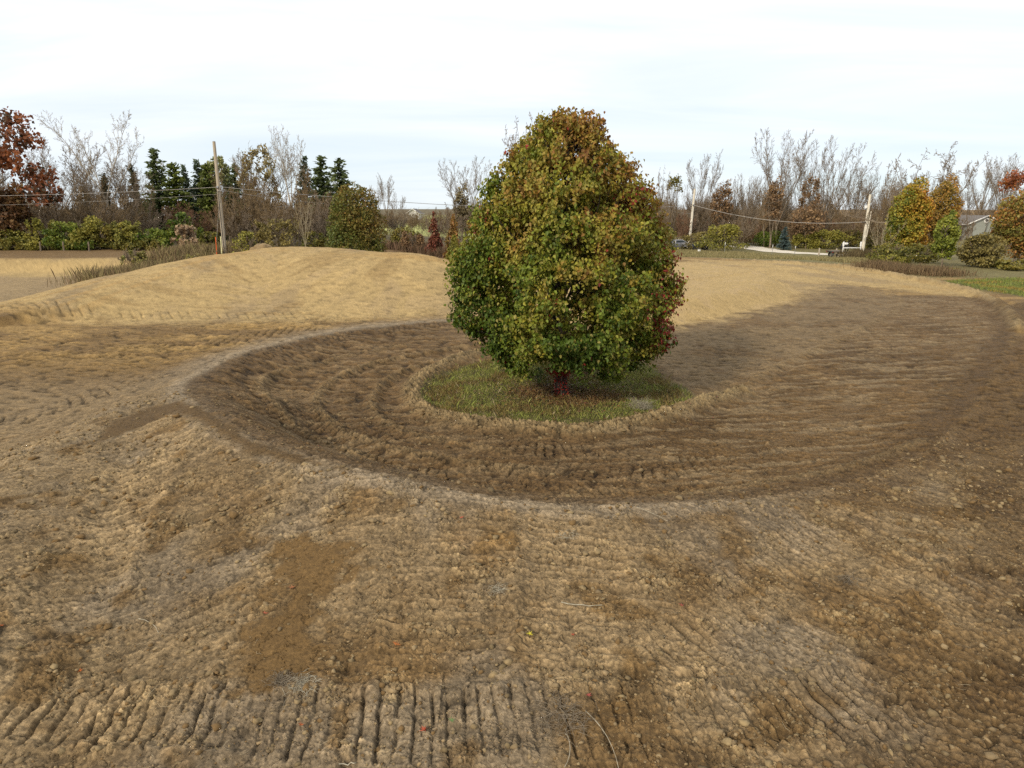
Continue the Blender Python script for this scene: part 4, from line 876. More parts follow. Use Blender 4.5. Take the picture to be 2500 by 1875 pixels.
def leafy(name, u0, u1, vtop, Y, cols, n, label, size=.26, trunk=True, cat='tree', stems=1, z0=.12, shape='round', gap=.3, vbase=None, group=None, seed=None, tm=None, colfn=None, shell=.5, depth=.8, blobs=None):
    """broad-leaved tree or shrub fitted to its place in the picture"""
    size *= 1.3; n = int(n * 1.35); seed = seed or int(abs(u0) * 3 + vtop * 7); rg = np.random.default_rng(seed)
    xa = AT(u0, vtop, Y)[0]; xb = AT(u1, vtop, Y)[0]; x = (xa + xb) / 2; rx = (xb - xa) / 2; zt = AT(u0, vtop, Y)[2]; zb = mz(x, Y); h = zt - zb
    B = []
    if shape == 'round':
        B.append((0, 0, h * (.5 + z0 / 2), rx * .80, rx * depth * .8, h * (.5 - z0 / 2) * .92))
        for k in range(9):
            a = k * 2.4; q = (k + .5) / 9; B.append((rx * .52 * math.cos(a) * (.62 + 1.35 * q * (1 - q)), rx * .5 * depth * math.sin(a), h * (z0 + .14 + (.80 - z0) * q), rx * (.46 - .12 * q), rx * (.46 - .12 * q) * depth, h * .17))
    if shape == 'round' and stems > 1:
        B = [(0, 0, h * .38, rx * .75, rx * depth * .75, h * .36)]
        for k in range(16):
            a = rg.random() * 6.283; q = rg.random() ** .8; t = .55 + .5 * rg.random(); cz = h * (.10 + .78 * q); k2 = math.sqrt(max(1 - (q * .95) ** 2.2, .02)); B.append((rx * t * k2 * math.cos(a), rx * t * k2 * math.sin(a) * depth, cz, rx * (.18 + .22 * rg.random()), rx * (.18 + .2 * rg.random()), h * (.10 + .13 * rg.random())))
    elif shape == 'cone':
        for k in range(6):
            q = k / 5; B.append((rx * .15 * rg.normal() * (1 - q), 0, h * (z0 + .1 + (.82 - z0) * q), rx * (1.0 - .82 * q), rx * (1 - .82 * q), h * .16))
    elif shape == 'low':
        for k in range(7):
            B.append((rx * (-.8 + 1.6 * k / 6), rx * .2 * rg.normal() * .3, h * (.45 + .1 * rg.normal()), rx * .34, min(rx * .34, h), h * (.5 + .06 * rg.normal())))
    elif shape == 'open':
        for k in range(12):
            a = k * 2.4; q = (k + .5) / 12; B.append((rx * .75 * math.cos(a) * (1.05 - .5 * q), rx * .6 * math.sin(a), h * (z0 + .1 + (.82 - z0) * q), rx * .28, rx * .28, h * .09))
    if blobs: B = blobs(rx, h)
    e = empty(name, (x, Y, zb - .03)); tag(e, label, cat, group)
    s = grow(seed, H=h * .86, levels=2, leaders=max(stems, 2), split=.2 if stems == 1 else .04, lspread=.35 if stems == 1 else rx / h, kids=(9, 5), ratio=(.42, .5), r0=max(.02 * h, .04) if stems == 1 else .03, rmin=.012)
    s[:, [0, 1, 3, 4]] *= min(1., rx * 1.0 / max(np.abs(s[:, [0, 1, 3, 4]]).max(), .1))
    V, F = tubes(s, 4); obj('trunk' if stems == 1 else 'stems', mesh(name + '_wood', V, F, tm or M_BARK), e)
    obj('crown' if stems == 1 else 'foliage', crown_mesh(name + '_leaves', B, n, size, cols, seed, gap=gap, shell=shell, colfn=colfn), e)
    return e

GRN = [(.055, .09, .015), (.12, .16, .02), (.20, .21, .03)]; YGR = [(.12, .12, .025), (.22, .20, .035), (.32, .27, .05)]; OLV = [(.09, .095, .02), (.17, .15, .03), (.24, .18, .035)]
RUS = [(.13, .09, .05), (.22, .13, .065), (.30, .19, .09)]; ORG = [(.10, .11, .022), (.26, .18, .03), (.34, .15, .03), (.30, .17, .035)]; TANL = [(.16, .10, .05), (.30, .20, .11), (.42, .30, .19)]
YBR = [(.12, .10, .035), (.21, .165, .05), (.30, .24, .07)]

# ---- left side
leafy('oak_tree', -230, 92, 215, 71, [(.05, .04, .02), (.16, .06, .025), (.26, .085, .03), (.34, .12, .04)], 4300, 'rust-red oak cut by the left edge, its leafy limb reaching over the bare trees', .30, shape='open', gap=.15, z0=.25, shell=.8, depth=1)
leafy('brown_leaved_tree', -40, 60, 400, 70, [(.07, .045, .02), (.16, .075, .03), (.2, .12, .04)], 2600, 'dull brown-leaved small tree low at the left edge, under the rust-red oak', .25, z0=.1)
bare(syc[0], 203, 238, 84, 'tall white-barked sycamore with a few seed balls, left part of the wood', 'sycamore_tree', wide=.9)
bare(syc[1], 617, 262, 84, 'white-barked sycamore with a rounded fan crown, right of the utility pole', 'sycamore_tree', wide=.78)
for u, vt, Y, k, lab in [(75, 345, 80, 0, 'bare grey-brown tree beside the rust-red oak'), (100, 292, 86, 1, 'bare tree with a dark squirrel nest colour top, left of the white sycamore'), (140, 300, 90, 2, 'tall slim bare tree immediately left of the white sycamore'),
                         (268, 338, 88, 3, 'bare tree between the white sycamore and the lone spruce top'), (300, 365, 84, 0, 'short bare tree just left of the lone spruce top'), (240, 350, 80, 1, 'bare brown tree under the right limb of the white sycamore')]:
    bare(slim[k] if k != 1 else vase[0], u, vt, Y, lab.replace('with a dark squirrel nest colour top', 'with upswept limbs'), wide=1.25)
# conifers
CONG = ((.035, .055, .018), (.075, .10, .03), (.13, .15, .05)); CONY = ((.04, .055, .012), (.10, .125, .022), (.16, .18, .035)); COND = ((.026, .042, .024), (.05, .075, .038), (.09, .115, .06)); CONB = ((.04, .045, .02), (.075, .07, .03), (.12, .10, .045))
con = [conifer_meshes(300, cols=CONG, Rb=2.9, power=1.05), conifer_meshes(301, cols=CONY, Rb=2.2, irregular=.4, power=.6, droop=0.), conifer_meshes(302, cols=COND, Rb=3.0, power=1.05), conifer_meshes(303, cols=CONB, Rb=2.0, irregular=.35), conifer_meshes(304, cols=CONG, Rb=2.9, irregular=.35, power=.95)]
for u, vt, Y, k, wd, lab in [(330, 318, 92, 0, 1.0, 'pointed dark spruce rising alone left of the green pines'), (372, 350, 92, 1, 1.1, 'yellow-green pine right of the lone spruce'), (396, 356, 96, 2, .7, 'narrow dark pine between two greener pines'),
                             (425, 345, 98, 2, .9, 'dark blue-green spruce behind the yellow-green pine near the pole'), (445, 352, 92, 1, 1.0, 'broad yellow-green pine just left of the utility pole'), (505, 352, 94, 4, 1.0, 'ragged dark pine just right of the utility pole'),
                             (223, 372, 92, 3, .8, 'brownish spruce behind the white sycamore trunk'), (282, 352, 96, 3, .8, 'brownish spruce left of the lone dark spruce'), (655, 338, 96, 2, .9, 'dark spruce behind the fan-crowned sycamore'),
                             (692, 334, 88, 0, 1.15, 'left of the two tall spruces beside the round pear tree'), (731, 340, 92, 4, 1.25, 'right of the two tall spruces beside the round pear tree'), (180, 400, 90, 3, .9, 'brownish spruce low in the left wood')]:
    x, _, zt = AT(u, vt, Y); put('spruce_tree' if k in (0, 2, 3) else 'pine_tree', PR(con[k]), x, Y, zt - mz(x, Y), 10., wide=wd, label=lab, cat='conifer')
leafy('willow_tree', 425, 500, 333, 96, [(.12, .13, .05), (.24, .24, .09), (.36, .34, .14)], 1700, 'pale yellow-green willow crown behind the utility pole', .28, shape='open', gap=.1, z0=.45, shell=.8)
leafy('golden_tree', 500, 600, 305, 90, [(.16, .12, .05), (.28, .22, .09), (.34, .28, .11)], 1500, 'thin yellowish-tan tree with sparse leaves between the pole and the fan-crowned sycamore', .22, shape='open', gap=.0, z0=.35, shell=.9)
bare(slim[2], 525, 318, 88, 'bare tree rising inside the yellowish-tan tree', wide=1.3); bare(vase[1], 565, 312, 92, 'bare spreading tree left of the fan-crowned sycamore', wide=1.0)
# filler of the left wood
def zone_of(u, table):
    for lim, txt in table:
        if u < lim: return txt
    return table[-1][1]
ZL = [(60, 'behind the rust-red oak'), (145, 'behind the left and middle fence posts'), (260, 'around the white sycamore trunk'), (350, 'below the lone dark spruce'), (450, 'behind the low cream house'),
      (560, 'behind the leaning utility pole'), (660, 'around the fan-crowned sycamore'), (9999, 'behind the egg-shaped pear tree')]
ZR = [(1480, 'beside the big pear tree'), (1545, 'behind the middle utility pole'), (1640, 'between the middle pole and the giant tree'), (1760, 'around the giant bare tree'), (1850, 'around the second giant bare tree'),
      (1920, 'behind the right utility pole'), (2090, 'behind the orange maples'), (2190, 'behind the grey house gable'), (9999, 'behind the right edge maple')]
ZM = [(850, 'just right of the egg-shaped pear tree'), (935, 'above the green meadow in the gap'), (9999, 'between the conical red tree and the big pear')]
rg = np.random.default_rng(21); G = 'bare trees filling the left-hand wood'
for i in range(40):
    u = -60 + 820 * (i + .5) / 40 + rg.normal() * 8; vt = 365 + rg.normal() * 18 + (25 if 330 < u < 480 else 0) + (20 if u > 560 else 0); Y = 80 + rg.random() * 22 + (20 if 325 < u < 475 else 0)
    bare(slim[i % 4], u, vt, Y, 'leafless grey-brown tree packed in the left wood, ' + zone_of(u, ZL), wide=1.3, group=G)
G2 = 'bare brown thickets in the left-hand wood'
for i in range(42):
    u = -60 + 800 * (i + .5) / 42 + rg.normal() * 8; vt = 424 + rg.normal() * 14 + (22 if 330 < u < 470 else 0); Y = 73 + rg.random() * 14 + (30 if 325 < u < 475 else 0)
    bare(bush[(0, 1, 0, 3, 4)[i % 5]], u, vt, Y, 'leafless brown thicket shrub in the left wood, ' + zone_of(u, ZL), 'thicket_shrub', 'shrub', 5., .85, G2)
for u, vt, lab in [(375, 432, 'reddish-brown bare shrub in front of the low house, left one'), (425, 436, 'reddish-brown bare shrub in front of the low house, right one by the pole')]: bare(bush[2], u, vt, 86, lab, 'red_twig_shrub', 'shrub', 5., 1.3)
for u, vt, lab in [(545, 385, 'tall bare brush clump just right of the utility pole'), (600, 400, 'tall bare brush clump left of the slender multi-stemmed sapling'), (668, 395, 'tall bare brush clump under the two tall spruces')]: bare(bush[0], u, vt, 78, lab, 'thicket_shrub', 'shrub', 5., .75)
bare(sapl[0], 652, 425, 66, 'slender multi-stemmed bare sapling on the crest behind the golden mound', 'sapling', wide=.9)
# hedge
hd = [(-60, 30, 487, YBR, 'brownish-yellow hedge shrub at the left edge'), (0, 75, 492, YGR, 'yellow-green hedge shrub, second from the left edge'), (55, 125, 470, YGR, 'bright yellow hedge shrub above the left fence post'), (100, 175, 478, GRN, 'green hedge shrub above the middle fence post'),
      (160, 225, 466, YGR, 'yellow-green hedge shrub, tallest of the row'), (205, 265, 482, OLV, 'olive hedge shrub over the dark hollow'), (250, 315, 480, YGR, 'yellow-green hedge shrub left of the tan-leaved shrub'), (300, 350, 492, GRN, 'green hedge shrub at the right end of the row')]
for u0, u1, vt, c, lab in hd: leafy('hedge_shrub', u0 - 16, u1 + 16, vt, 70, c, 3400, lab, .16, cat='shrub', stems=7, z0=.0, shape='round', gap=.3, depth=.9, shell=.6)
for u0, u1, vt, c, lab in [(-40, 70, 515, OLV, 'low olive bramble at the foot of the hedge, left edge'), (120, 200, 518, GRN, 'low green bramble between two fence posts'), (250, 340, 515, OLV, 'low olive bramble at the right foot of the hedge')]:
    leafy('bramble', u0, u1, vt, 68.6, c, 1300, lab, .15, cat='shrub', stems=5, z0=0, shape='low')
leafy('green_shrub', 362, 425, 458, 76, GRN, 1700, 'round green shrub in front of the low house roof', .2, cat='shrub', stems=5, z0=0)
leafy('tan_leaved_shrub', 366, 432, 484, 70, TANL, 700, 'shrub of large pale tan and orange dead leaves left of the utility pole', .24, cat='shrub', stems=5, z0=.05, gap=.1)
leafy('olive_shrub', 425, 480, 500, 69, OLV, 1300, 'olive shrub behind the orange marker stake', .18, cat='shrub', stems=5, z0=0)
leafy('willow_herb', 495, 565, 498, 58.5, YGR, 900, 'bright yellow-green weeds at the right foot of the utility pole', .14, cat='weeds', stems=9, z0=0, gap=.0)
leafy('willow_herb', 258, 312, 533, 55, [(.12, .13, .03), (.22, .20, .05), (.26, .2, .08)], 900, 'yellow-green weed clump standing left behind the golden mound', .12, cat='weeds', stems=9, z0=0, gap=-.05)
leafy('willow_herb', 385, 440, 545, 52, [(.12, .12, .03), (.22, .19, .05), (.26, .2, .08)], 500, 'low yellowish weed clump on the mound edge left of the pole', .12, cat='weeds', stems=7, z0=0, gap=-.05)
for u0, u1, vt, c, lab in [(560, 660, 470, YBR, 'brown-olive undergrowth shrub behind the dirt heap'), (640, 710, 500, OLV, 'olive undergrowth shrub left of the round pear tree'), (520, 590, 480, YBR, 'brown-olive undergrowth shrub right of the utility pole')]:
    leafy('undergrowth_shrub', u0, u1, vt, 68, c, 1200, lab, .16, cat='shrub', stems=8, z0=0, gap=.05)
pearc = [(.055, .08, .016), (.11, .125, .025), (.19, .135, .03), (.20, .09, .035)]
leafy('pear_tree', 692, 836, 392, 53, pearc, 17000, 'smaller egg-shaped pear tree, olive and rust, behind the golden mound', .12, z0=.0, gap=.35, shell=.45, depth=.95,
      colfn=lambda P, k: k * .6 + .12 + .10 * P[:, 0] / 2 + .12 * (P[:, 2] / 6), blobs=lambda rx, h: [(0, 0, h * .42, rx * .93, rx * .93, h * .42), (0, 0, h * .70, rx * .72, rx * .72, h * .29), (-rx * .05, 0, h * .25, rx * .88, rx * .88, h * .26)])
# centre
bare(vase[2], 832, 372, 125, 'fan-shaped bare tree right behind the egg-shaped pear tree', wide=.62); bare(vase[0], 812, 395, 130, 'smaller bare tree in the gap, left of the fan-shaped one', wide=.6); bare(vase[1], 856, 412, 120, 'short bare tree in the gap, right of the fan-shaped one', wide=.7)
bare(vase[0], 1003, 335, 105, 'spreading bare tree left of the big pear tree', wide=.95)
bare(crook[0], 1130, 234, 115, 'tall gnarled bare tree showing above the left shoulder of the big pear tree', wide=.50); bare(vase[2], 1185, 250, 122, 'tall bare tree mostly behind the top of the big pear tree', wide=.5)
leafy('brown_bush', 975, 1018, 402, 100, [(.13, .10, .05), (.2, .16, .08), (.24, .19, .09)], 1500, 'round tan-brown bush crown under the spreading bare tree', .2, z0=.2, gap=.1)
G3 = 'bare shrubs across the gap in the middle'
for i in range(20):
    u = 785 + 290 * (i + .5) / 20 + rg.normal() * 5; vt = 452 + rg.normal() * 7 - (12 if u > 960 else 0) + (8 if 860 < u < 930 else 0); Y = 92 + rg.random() * 25 + (20 if 860 < u < 935 else 0)
    bare(bush[(0, 4, 3, 1)[i % 4]], u, vt, Y, 'leafless tan-brown shrub ' + zone_of(u, ZM), 'thicket_shrub', 'shrub', 5., .8, G3)
for u0, u1, vt, Y, c, sh, lab in [(918, 955, 462, 66, [(.09, .05, .025), (.19, .05, .03), (.20, .10, .04)], 'cone', 'small conical tree turned red, left of the big pear tree'), (955, 1003, 468, 62, [(.14, .10, .03), (.24, .14, .035), (.30, .12, .04)], 'cone', 'small orange and green tree beside the conical red one'),
                                  (842, 905, 487, 72, OLV, 'round', 'olive and rust shrub at the right foot of the egg-shaped pear tree'), (870, 915, 500, 68, RUS, 'low', 'low rusty shrub in front of the green meadow'), (960, 1000, 505, 58, YGR, 'cone', 'young yellow-green tree at the left foot of the big pear tree')]:
    leafy('small_tree' if sh == 'cone' else 'shrub', u0, u1, vt, Y, c, 1900, lab, .15, z0=.06, shape=sh, gap=.15, cat='tree' if sh == 'cone' else 'shrub', stems=1 if sh == 'cone' else 6)
# ------------------------------------------------------------------ right side
for u, vt, Y, t, wd, lab in [
    (1428, 355, 118, crook[1], .35, 'thin curly-topped bare tree just right of the big pear tree'), (1452, 370, 115, crook[0], .40, 'bare willow with arching limbs and a wisp of olive leaves'),
    (1500, 395, 122, vase[0], .6, 'slight bare tree behind the middle utility pole'), (1524, 322, 125, vase[2], .62, 'bare tree with a forked trunk right above the middle utility pole'),
    (1590, 385, 122, vase[1], .6, 'slim bare tree between the rust oak and the giant bare tree'), (1622, 372, 126, vase[0], .7, 'bare tree left of the giant bare tree, reaching half its height'),
    (1697, 272, 120, vase[0], .80, 'giant bare tree with many upswept limbs, tallest on the right'), (1745, 330, 128, vase[1], .55, 'bare tree between the two giant bare trees'),
    (1806, 288, 122, vase[1], .78, 'second giant bare tree, with a rusty-leaved vine on its left limb'), (1862, 350, 126, vase[2], .7, 'bare tree right of the second giant, behind the right utility pole'),
    (1965, 320, 98, crook[1], .85, 'gnarled old bare tree with crooked dark limbs above the green-orange maple'), (2058, 308, 104, crook[0], .75, 'wide gnarled bare tree bent to the right above the orange-brown maple'),
    (2140, 330, 165, vase[2], .8, 'bare tree above the grey house gable'), (2178, 345, 168, vase[0], .7, 'bare tree between the house gable and the right edge maple'), (2205, 330, 118, vase[1], .7, 'pale bare tree at the right edge behind the maple'),
    (1905, 400, 118, slim[1], 1.5, 'thin bare tree left of the gnarled old tree')]:
    bare(t, u, vt, Y, lab, wide=wd, rz=1.0)
for u0, u1, vt, Y, c, n, lab, kw in [
    (1532, 1592, 398, 118, RUS, 1500, 'rust-brown oak right of the middle utility pole', dict(z0=.35, gap=-.05)),
    (1652, 1700, 392, 112, RUS, 1200, 'rust-coloured oak crown at the left foot of the giant bare tree', dict(z0=.4, gap=.0)),
    (1728, 1782, 372, 114, RUS, 1000, 'sparse rusty oak crown between the two giant bare trees', dict(z0=.35, gap=.0, shape='open', shell=.9)),
    (1700, 1800, 440, 112, RUS, 1500, 'low rust-brown foliage under the two giant bare trees', dict(z0=.25, gap=.0, shell=.9)),
    (1440, 1478, 372, 116, OLV, 320, 'wisp of olive willow leaves right of the big pear tree', dict(z0=.7, gap=.0, shape='open', shell=1.)),
    (1918, 2030, 394, 72, [(.06, .10, .02), (.13, .16, .025), (.32, .26, .035), (.44, .25, .035), (.40, .16, .035)], 9000, 'maple turning from dark green to orange, tallest leafy tree on the right', dict(colfn=lambda P, k: k * .55 + .28 + .12 * P[:, 0], z0=.08, gap=.25)),
    (1998, 2092, 388, 76, [(.16, .13, .03), (.32, .20, .04), (.38, .19, .045)], 6000, 'orange-brown maple behind the green-orange one', dict(z0=.1, gap=.2)),
    (2020, 2082, 462, 60, [(.10, .13, .02), (.18, .20, .03), (.27, .27, .04)], 2600, 'young yellow-green tree with thin pale stems in front of the orange maples', dict(z0=.15, gap=.15)),
    (2146, 2290, 408, 62, [(.12, .12, .025), (.24, .19, .04), (.32, .14, .04), (.38, .20, .045)], 6500, 'red-brown and olive maple cut by the right edge', dict(z0=.08, gap=.2)),
    (2170, 2300, 362, 70, [(.12, .04, .02), (.28, .08, .03), (.34, .13, .03)], 2000, 'dark red leafy limb at the right edge above the maple', dict(z0=.72, gap=.0, shape='open', shell=.9))]:
    leafy('oak_tree' if 'oak' in lab else 'maple_tree' if 'maple' in lab else 'autumn_tree', u0, u1, vt, Y, c, n, lab, .24 if Y > 90 else .17, **kw)
bare(sapl[1], 1913, 452, 66, 'pale slender bare sapling in front of the green-orange maple', 'sapling', wide=.95, rz=.5)
SHR = [
    (2076, 2180, 505, 60, YBR, 3800, 'wide olive-brown bush below the house gable', dict(gap=.15, shell=.8)),
    (1888, 1960, 520, 64, OLV, 1500, 'olive shrub at the foot of the pale sapling', dict()), (1895, 1945, 548, 62, YGR, 700, 'low yellow weeds at the foot of the pale sapling', dict(shape='low')),
    (2010, 2060, 580, 58, YGR, 700, 'low yellow-green weeds at the foot of the young yellow-green tree', dict(shape='low')), (1960, 2040, 520, 66, OLV, 1800, 'olive undergrowth between the maple trunks', dict(gap=.1)),
    (2150, 2250, 560, 58, OLV, 1500, 'olive undergrowth at the foot of the right edge maple', dict(gap=.1)),
    (1527, 1602, 484, 105, YGR, 2600, 'rounded yellow-green bush right of the middle utility pole', dict()), (1400, 1462, 490, 108, OLV, 1600, 'olive bush at the right edge of the big pear tree', dict()),
    (1480, 1535, 500, 112, YBR, 1200, 'brownish bush behind the foot of the middle utility pole', dict()),
    (1600, 1650, 500, 112, OLV, 1300, 'dull green shrub where the driveway leaves the wood', dict()), (1636, 1690, 498, 106, GRN, 1800, 'dark green shrub left of the blue spruce', dict()),
    (1715, 1775, 500, 100, YGR, 1700, 'yellow-green shrub right of the blue spruce', dict()), (1755, 1830, 495, 98, YGR, 2200, 'broad yellow-green shrub behind the low fence posts', dict()), (1812, 1868, 490, 102, OLV, 1500, 'olive shrub behind the white rail fence', dict()),
    (1855, 1905, 500, 96, OLV, 1300, 'olive shrub right of the right utility pole', dict())]
for u0, u1, vt, Y, c, n, lab, kw in SHR:
    if Y > 90 and u0 > 1590: Y += 13
    leafy('shrub', u0 - 9, u1 + 9, vt, Y, c, int(n * 1.15), lab, .19 if Y > 90 else .15, cat='shrub', stems=7, z0=0, depth=.8, **kw)
blue = conifer_meshes(310, H=10., Rb=3.4, n=5200, cols=((.03, .05, .045), (.06, .09, .085), (.10, .14, .13)), droop=-.05, irregular=.12, power=.95, z0=.02, ln=.6)
x, _, zt = AT(1697, 489, 109); put('spruce_tree', PR(blue), x, 109, zt - mz(x, 109), 10., label='small conical blue spruce beside the pale driveway', cat='conifer')
rg = np.random.default_rng(31); G4 = 'bare trees filling the right-hand wood'
for i in range(56):
    u = 1405 + 850 * (i + .5) / 56 + rg.normal() * 6; vt = 400 + rg.normal() * 18 + (22 if u < 1600 else 0); Y = 112 + rg.random() * 22 + (50 if 2075 < u < 2190 else 0)
    bare(slim[i % 4] if i % 3 else vase[i % 2], u, vt, Y, 'leafless grey-brown tree in the right wood, ' + zone_of(u, ZR), wide=1.2 if i % 3 else .7, group=G4)
G5 = 'bare brown thickets in the right-hand wood'
for i in range(54):
    u = 1405 + 850 * (i + .5) / 54 + rg.normal() * 6; vt = 452 + rg.normal() * 11; Y = 113 + rg.random() * 14 - (16 if u > 1900 else 0) + (62 if 2075 < u < 2190 else 0)
    bare(bush[(0, 3, 4, 1, 2)[i % 5]], u, vt, Y, 'leafless brown thicket shrub in the right wood, ' + zone_of(u, ZR), 'thicket_shrub', 'shrub', 5., .75, G5)
# far-off woods closing the horizon
def far_woods():
    rg = np.random.default_rng(77); seg = []
    for i in range(15000):
        a = R(-62) + rg.random() * R(124); r_ = 170 + 110 * rg.random(); x = r_ * math.sin(a); y = r_ * math.cos(a)
        low = math.exp(-((math.degrees(a) + 7.5) / 3.2) ** 2)
        h = (4.6 + 5.2 * float(perlin(np.array([a * 30]), np.array([.5]))[0] + .6)) * (1 - .45 * low) * (.5 + .7 * rg.random())
        z = float(-1.1); q = rg.normal(size=2) * .9
        seg.append((x, y, z, x + q[0], y + q[1], z + h, .10, .02))
        for _ in range(2): seg.append((x + q[0] * .5, y, z + h * .5, x + q[0] + rg.normal() * 1.4, y, z + h * (.75 + .3 * rg.random()), .05, .02))
    V, F = tubes(seg, 3); o = obj('distant_woods', mesh('distant_woods', V, F, flat_mat('distant_twigs', (.22, .17, .12), .95, 0, (.14, .105, .07), .2))); tag(o, 'line of far-off leafless woods along the horizon', 'woods', kind='stuff')
far_woods()

# ------------------------------------------------------------------ driveway (sheet a few mm over the ground)
def ribbon(name, ctr, hw, mat, lift=.03):
    P = smooth_line(np.array(ctr), 6); V = []; F = []; nx = 5
    for i in range(len(P)):
        a = P[max(i - 1, 0)]; b = P[min(i + 1, len(P) - 1)]; d = b - a; d = d / np.linalg.norm(d); nrm_ = np.array((-d[1], d[0]))
        for j in range(nx):
            q = P[i] + nrm_ * hw * (2 * j / (nx - 1) - 1) * (1 + .06 * math.sin(i * 1.7)); V.append((q[0], q[1], mz(q[0], q[1]) + lift))
    for i in range(len(P) - 1):
        for j in range(nx - 1): k = i * nx + j; F.append((k, k + 1, k + nx + 1, k + nx))
    return obj(name, mesh(name, V, F, mat, smooth=True))
M_GRAVEL = flat_mat('pale_gravel', (.66, .60, .50), .95, 0, (.48, .42, .33), 3., .02)
tag(ribbon('driveway', [W(1590, 528, -1.1), W(1625, 533, -1.1), W(1680, 540, -1.1), W(1740, 545, -1.1), W(1800, 549, -1.1), W(1880, 551, -1.1), W(2050, 552, -1.1)], 2.3, M_GRAVEL), 'pale gravel driveway curving out of the wood on the right', 'driveway', kind='structure')

# ------------------------------------------------------------------ utility poles and wires
def P3(u, v, Y): return np.array(AT(u, v, Y))
def pole(ub, vb, ut, vt, Y, rb, rt, mat, label, extra=None):
    b = P3(ub, vb, Y); t = P3(ut, vt, Y); b[2] = mz(b[0], Y) - .1
    e = empty('utility_pole', tuple(b)); tag(e, label, 'utility pole', 'utility poles'); L_ = t - b; n = 8
    V, F = tubes([(*(L_ * k / n), *(L_ * (k + 1) / n), rb + (rt - rb) * k / n, rb + (rt - rb) * (k + 1) / n) for k in range(n)], 14)
    obj('shaft', mesh('pole_shaft', V, F, mat, smooth=True), e)
    cap, Fc = tubes([(*L_, *(L_ + np.array((0, 0, .04))), rt * 1.05, rt * .6)], 14); obj('cap', mesh('pole_cap', cap, Fc, M_METAL), e)
    return e, b, L_
def box(c, s):
    c = np.array(c); s = np.array(s) / 2; V = np.array([(x, y, z) for x in (-1, 1) for y in (-1, 1) for z in (-1, 1)]) * s + c
    return V, np.array([(0, 1, 3, 2), (4, 6, 7, 5), (0, 4, 5, 1), (2, 3, 7, 6), (0, 2, 6, 4), (1, 5, 7, 3)])
def boxes(name, L_, mat, parent=None, bev=.0):
    Vs, Fs, o = [], [], 0
    for c, s in L_: V, F = box(c, s); Vs.append(V); Fs.append(F + o); o += 8
    me = mesh(name, np.concatenate(Vs), np.concatenate(Fs), mat); ob = obj(name, me, parent)
    if bev: m = ob.modifiers.new('bevel', 'BEVEL'); m.width = bev; m.segments = 2
    return ob
YL = 60.
e1, b1, L1 = pole(487, 556, 462, 306, YL, .165, .12, M_POLE, 'leaning grey wooden utility pole behind the left end of the golden mound')
za = AT(478, 405, YL)[2] - b1[2]; p_ = L1 * (za / L1[2])
boxes('bracket', [((p_[0] + .0, -.19, za), (.12, .10, .22)), ((p_[0] + .25, -.16, za - .28), (.5, .06, .06))], M_METAL, e1)
V, F = tubes([(p_[0] * .4 + .0, -.19, .3, p_[0] - .02, -.19, za - .3, .02, .02)], 6); obj('conduit', mesh('conduit', V, F, M_BLACK), e1)
YM, YR_ = 115., 105.
e2, b2, L2 = pole(1488, 530, 1501, 408, YM, .23, .16, M_POLEB, 'bleached wooden utility pole just right of the big pear tree'); za2 = AT(1496, 443, YM)[2] - b2[2]
boxes('bracket', [((L2[0] * za2 / L2[2], -.2, za2), (.16, .1, .3))], M_METAL, e2)
e3, b3, L3 = pole(1863, 545, 1880, 420, YR_, .25, .17, M_POLEB, 'wooden utility pole on the right carrying a white box and a short strapped pole')
def on3(v): z = AT(1870, v, YR_)[2] - b3[2]; return L3[0] * z / L3[2], z
x_, z_ = on3(447); boxes('transformer_box', [((x_ - .42, -.05, z_), (.30, .30, .42))], M_WHITE, e3, .03)
x_, z_ = on3(480); boxes('cross_bracket', [((x_ - .40, -.1, z_ - .05), (.62, .12, .12))], M_BLACK, e3)
xa_, za_ = on3(456); xb_, zb_ = on3(512); V, F = tubes([(xb_ + .22, -.12, zb_, xa_ + .42, -.12, za_, .075, .065)], 10); obj('stub_pole', mesh('stub_pole', V, F, M_POLEB, smooth=True), e3)

def cable(name, a, b, sag, r, label, n=28):
    P = [a + (b - a) * k / n - np.array((0, 0, 1)) * sag * 4 * (k / n) * (1 - k / n) for k in range(n + 1)]
    V, F = tubes([(*P[k], *P[k + 1], r, r) for k in range(n)], 5); o = obj(name, mesh(name, V, F, M_WIRE, smooth=True)); tag(o, label, 'cable', 'overhead cables'); return o
A1 = P3(478, 404, YL) - np.array((0, .2, 0)); A0 = P3(-260, 424, 66); A2 = P3(1497, 443, YM) - np.array((0, .25, 0)); A3 = P3(1868, 479, YR_) - np.array((0, .25, 0)); A2b = P3(1490, 441, YM)
cable('cable', A0, A1, .25, .015, 'thick overhead cable from the left edge to the leaning utility pole')
cable('cable', P3(-260, 447, 66), A1 - np.array((0, 0, .55)), .25, .008, 'thin lower wire from the left edge to the leaning utility pole')
cable('cable', A1, A2, 1.1, .024, 'long cable running from the leaning pole behind both pear trees to the middle pole')
cable('cable', A1 + np.array((.3, 0, -.3)), P3(830, 440, 100), .5, .014, 'thin wire dropping right from the leaning pole behind the egg-shaped pear tree')
cable('cable', A2, A3, 1.15, .036, 'sagging cable between the middle and the right utility poles')
cable('cable', P3(1500, 462, YM) , P3(1440, 452, 128), .2, .02, 'short wire running left into the trees from the middle utility pole')
cable('cable', A1 + np.array((-.1, 0, -.6)), P3(466, 545, YL), .0, .016, 'guy wire running down from the leaning pole to its yellow sleeve')

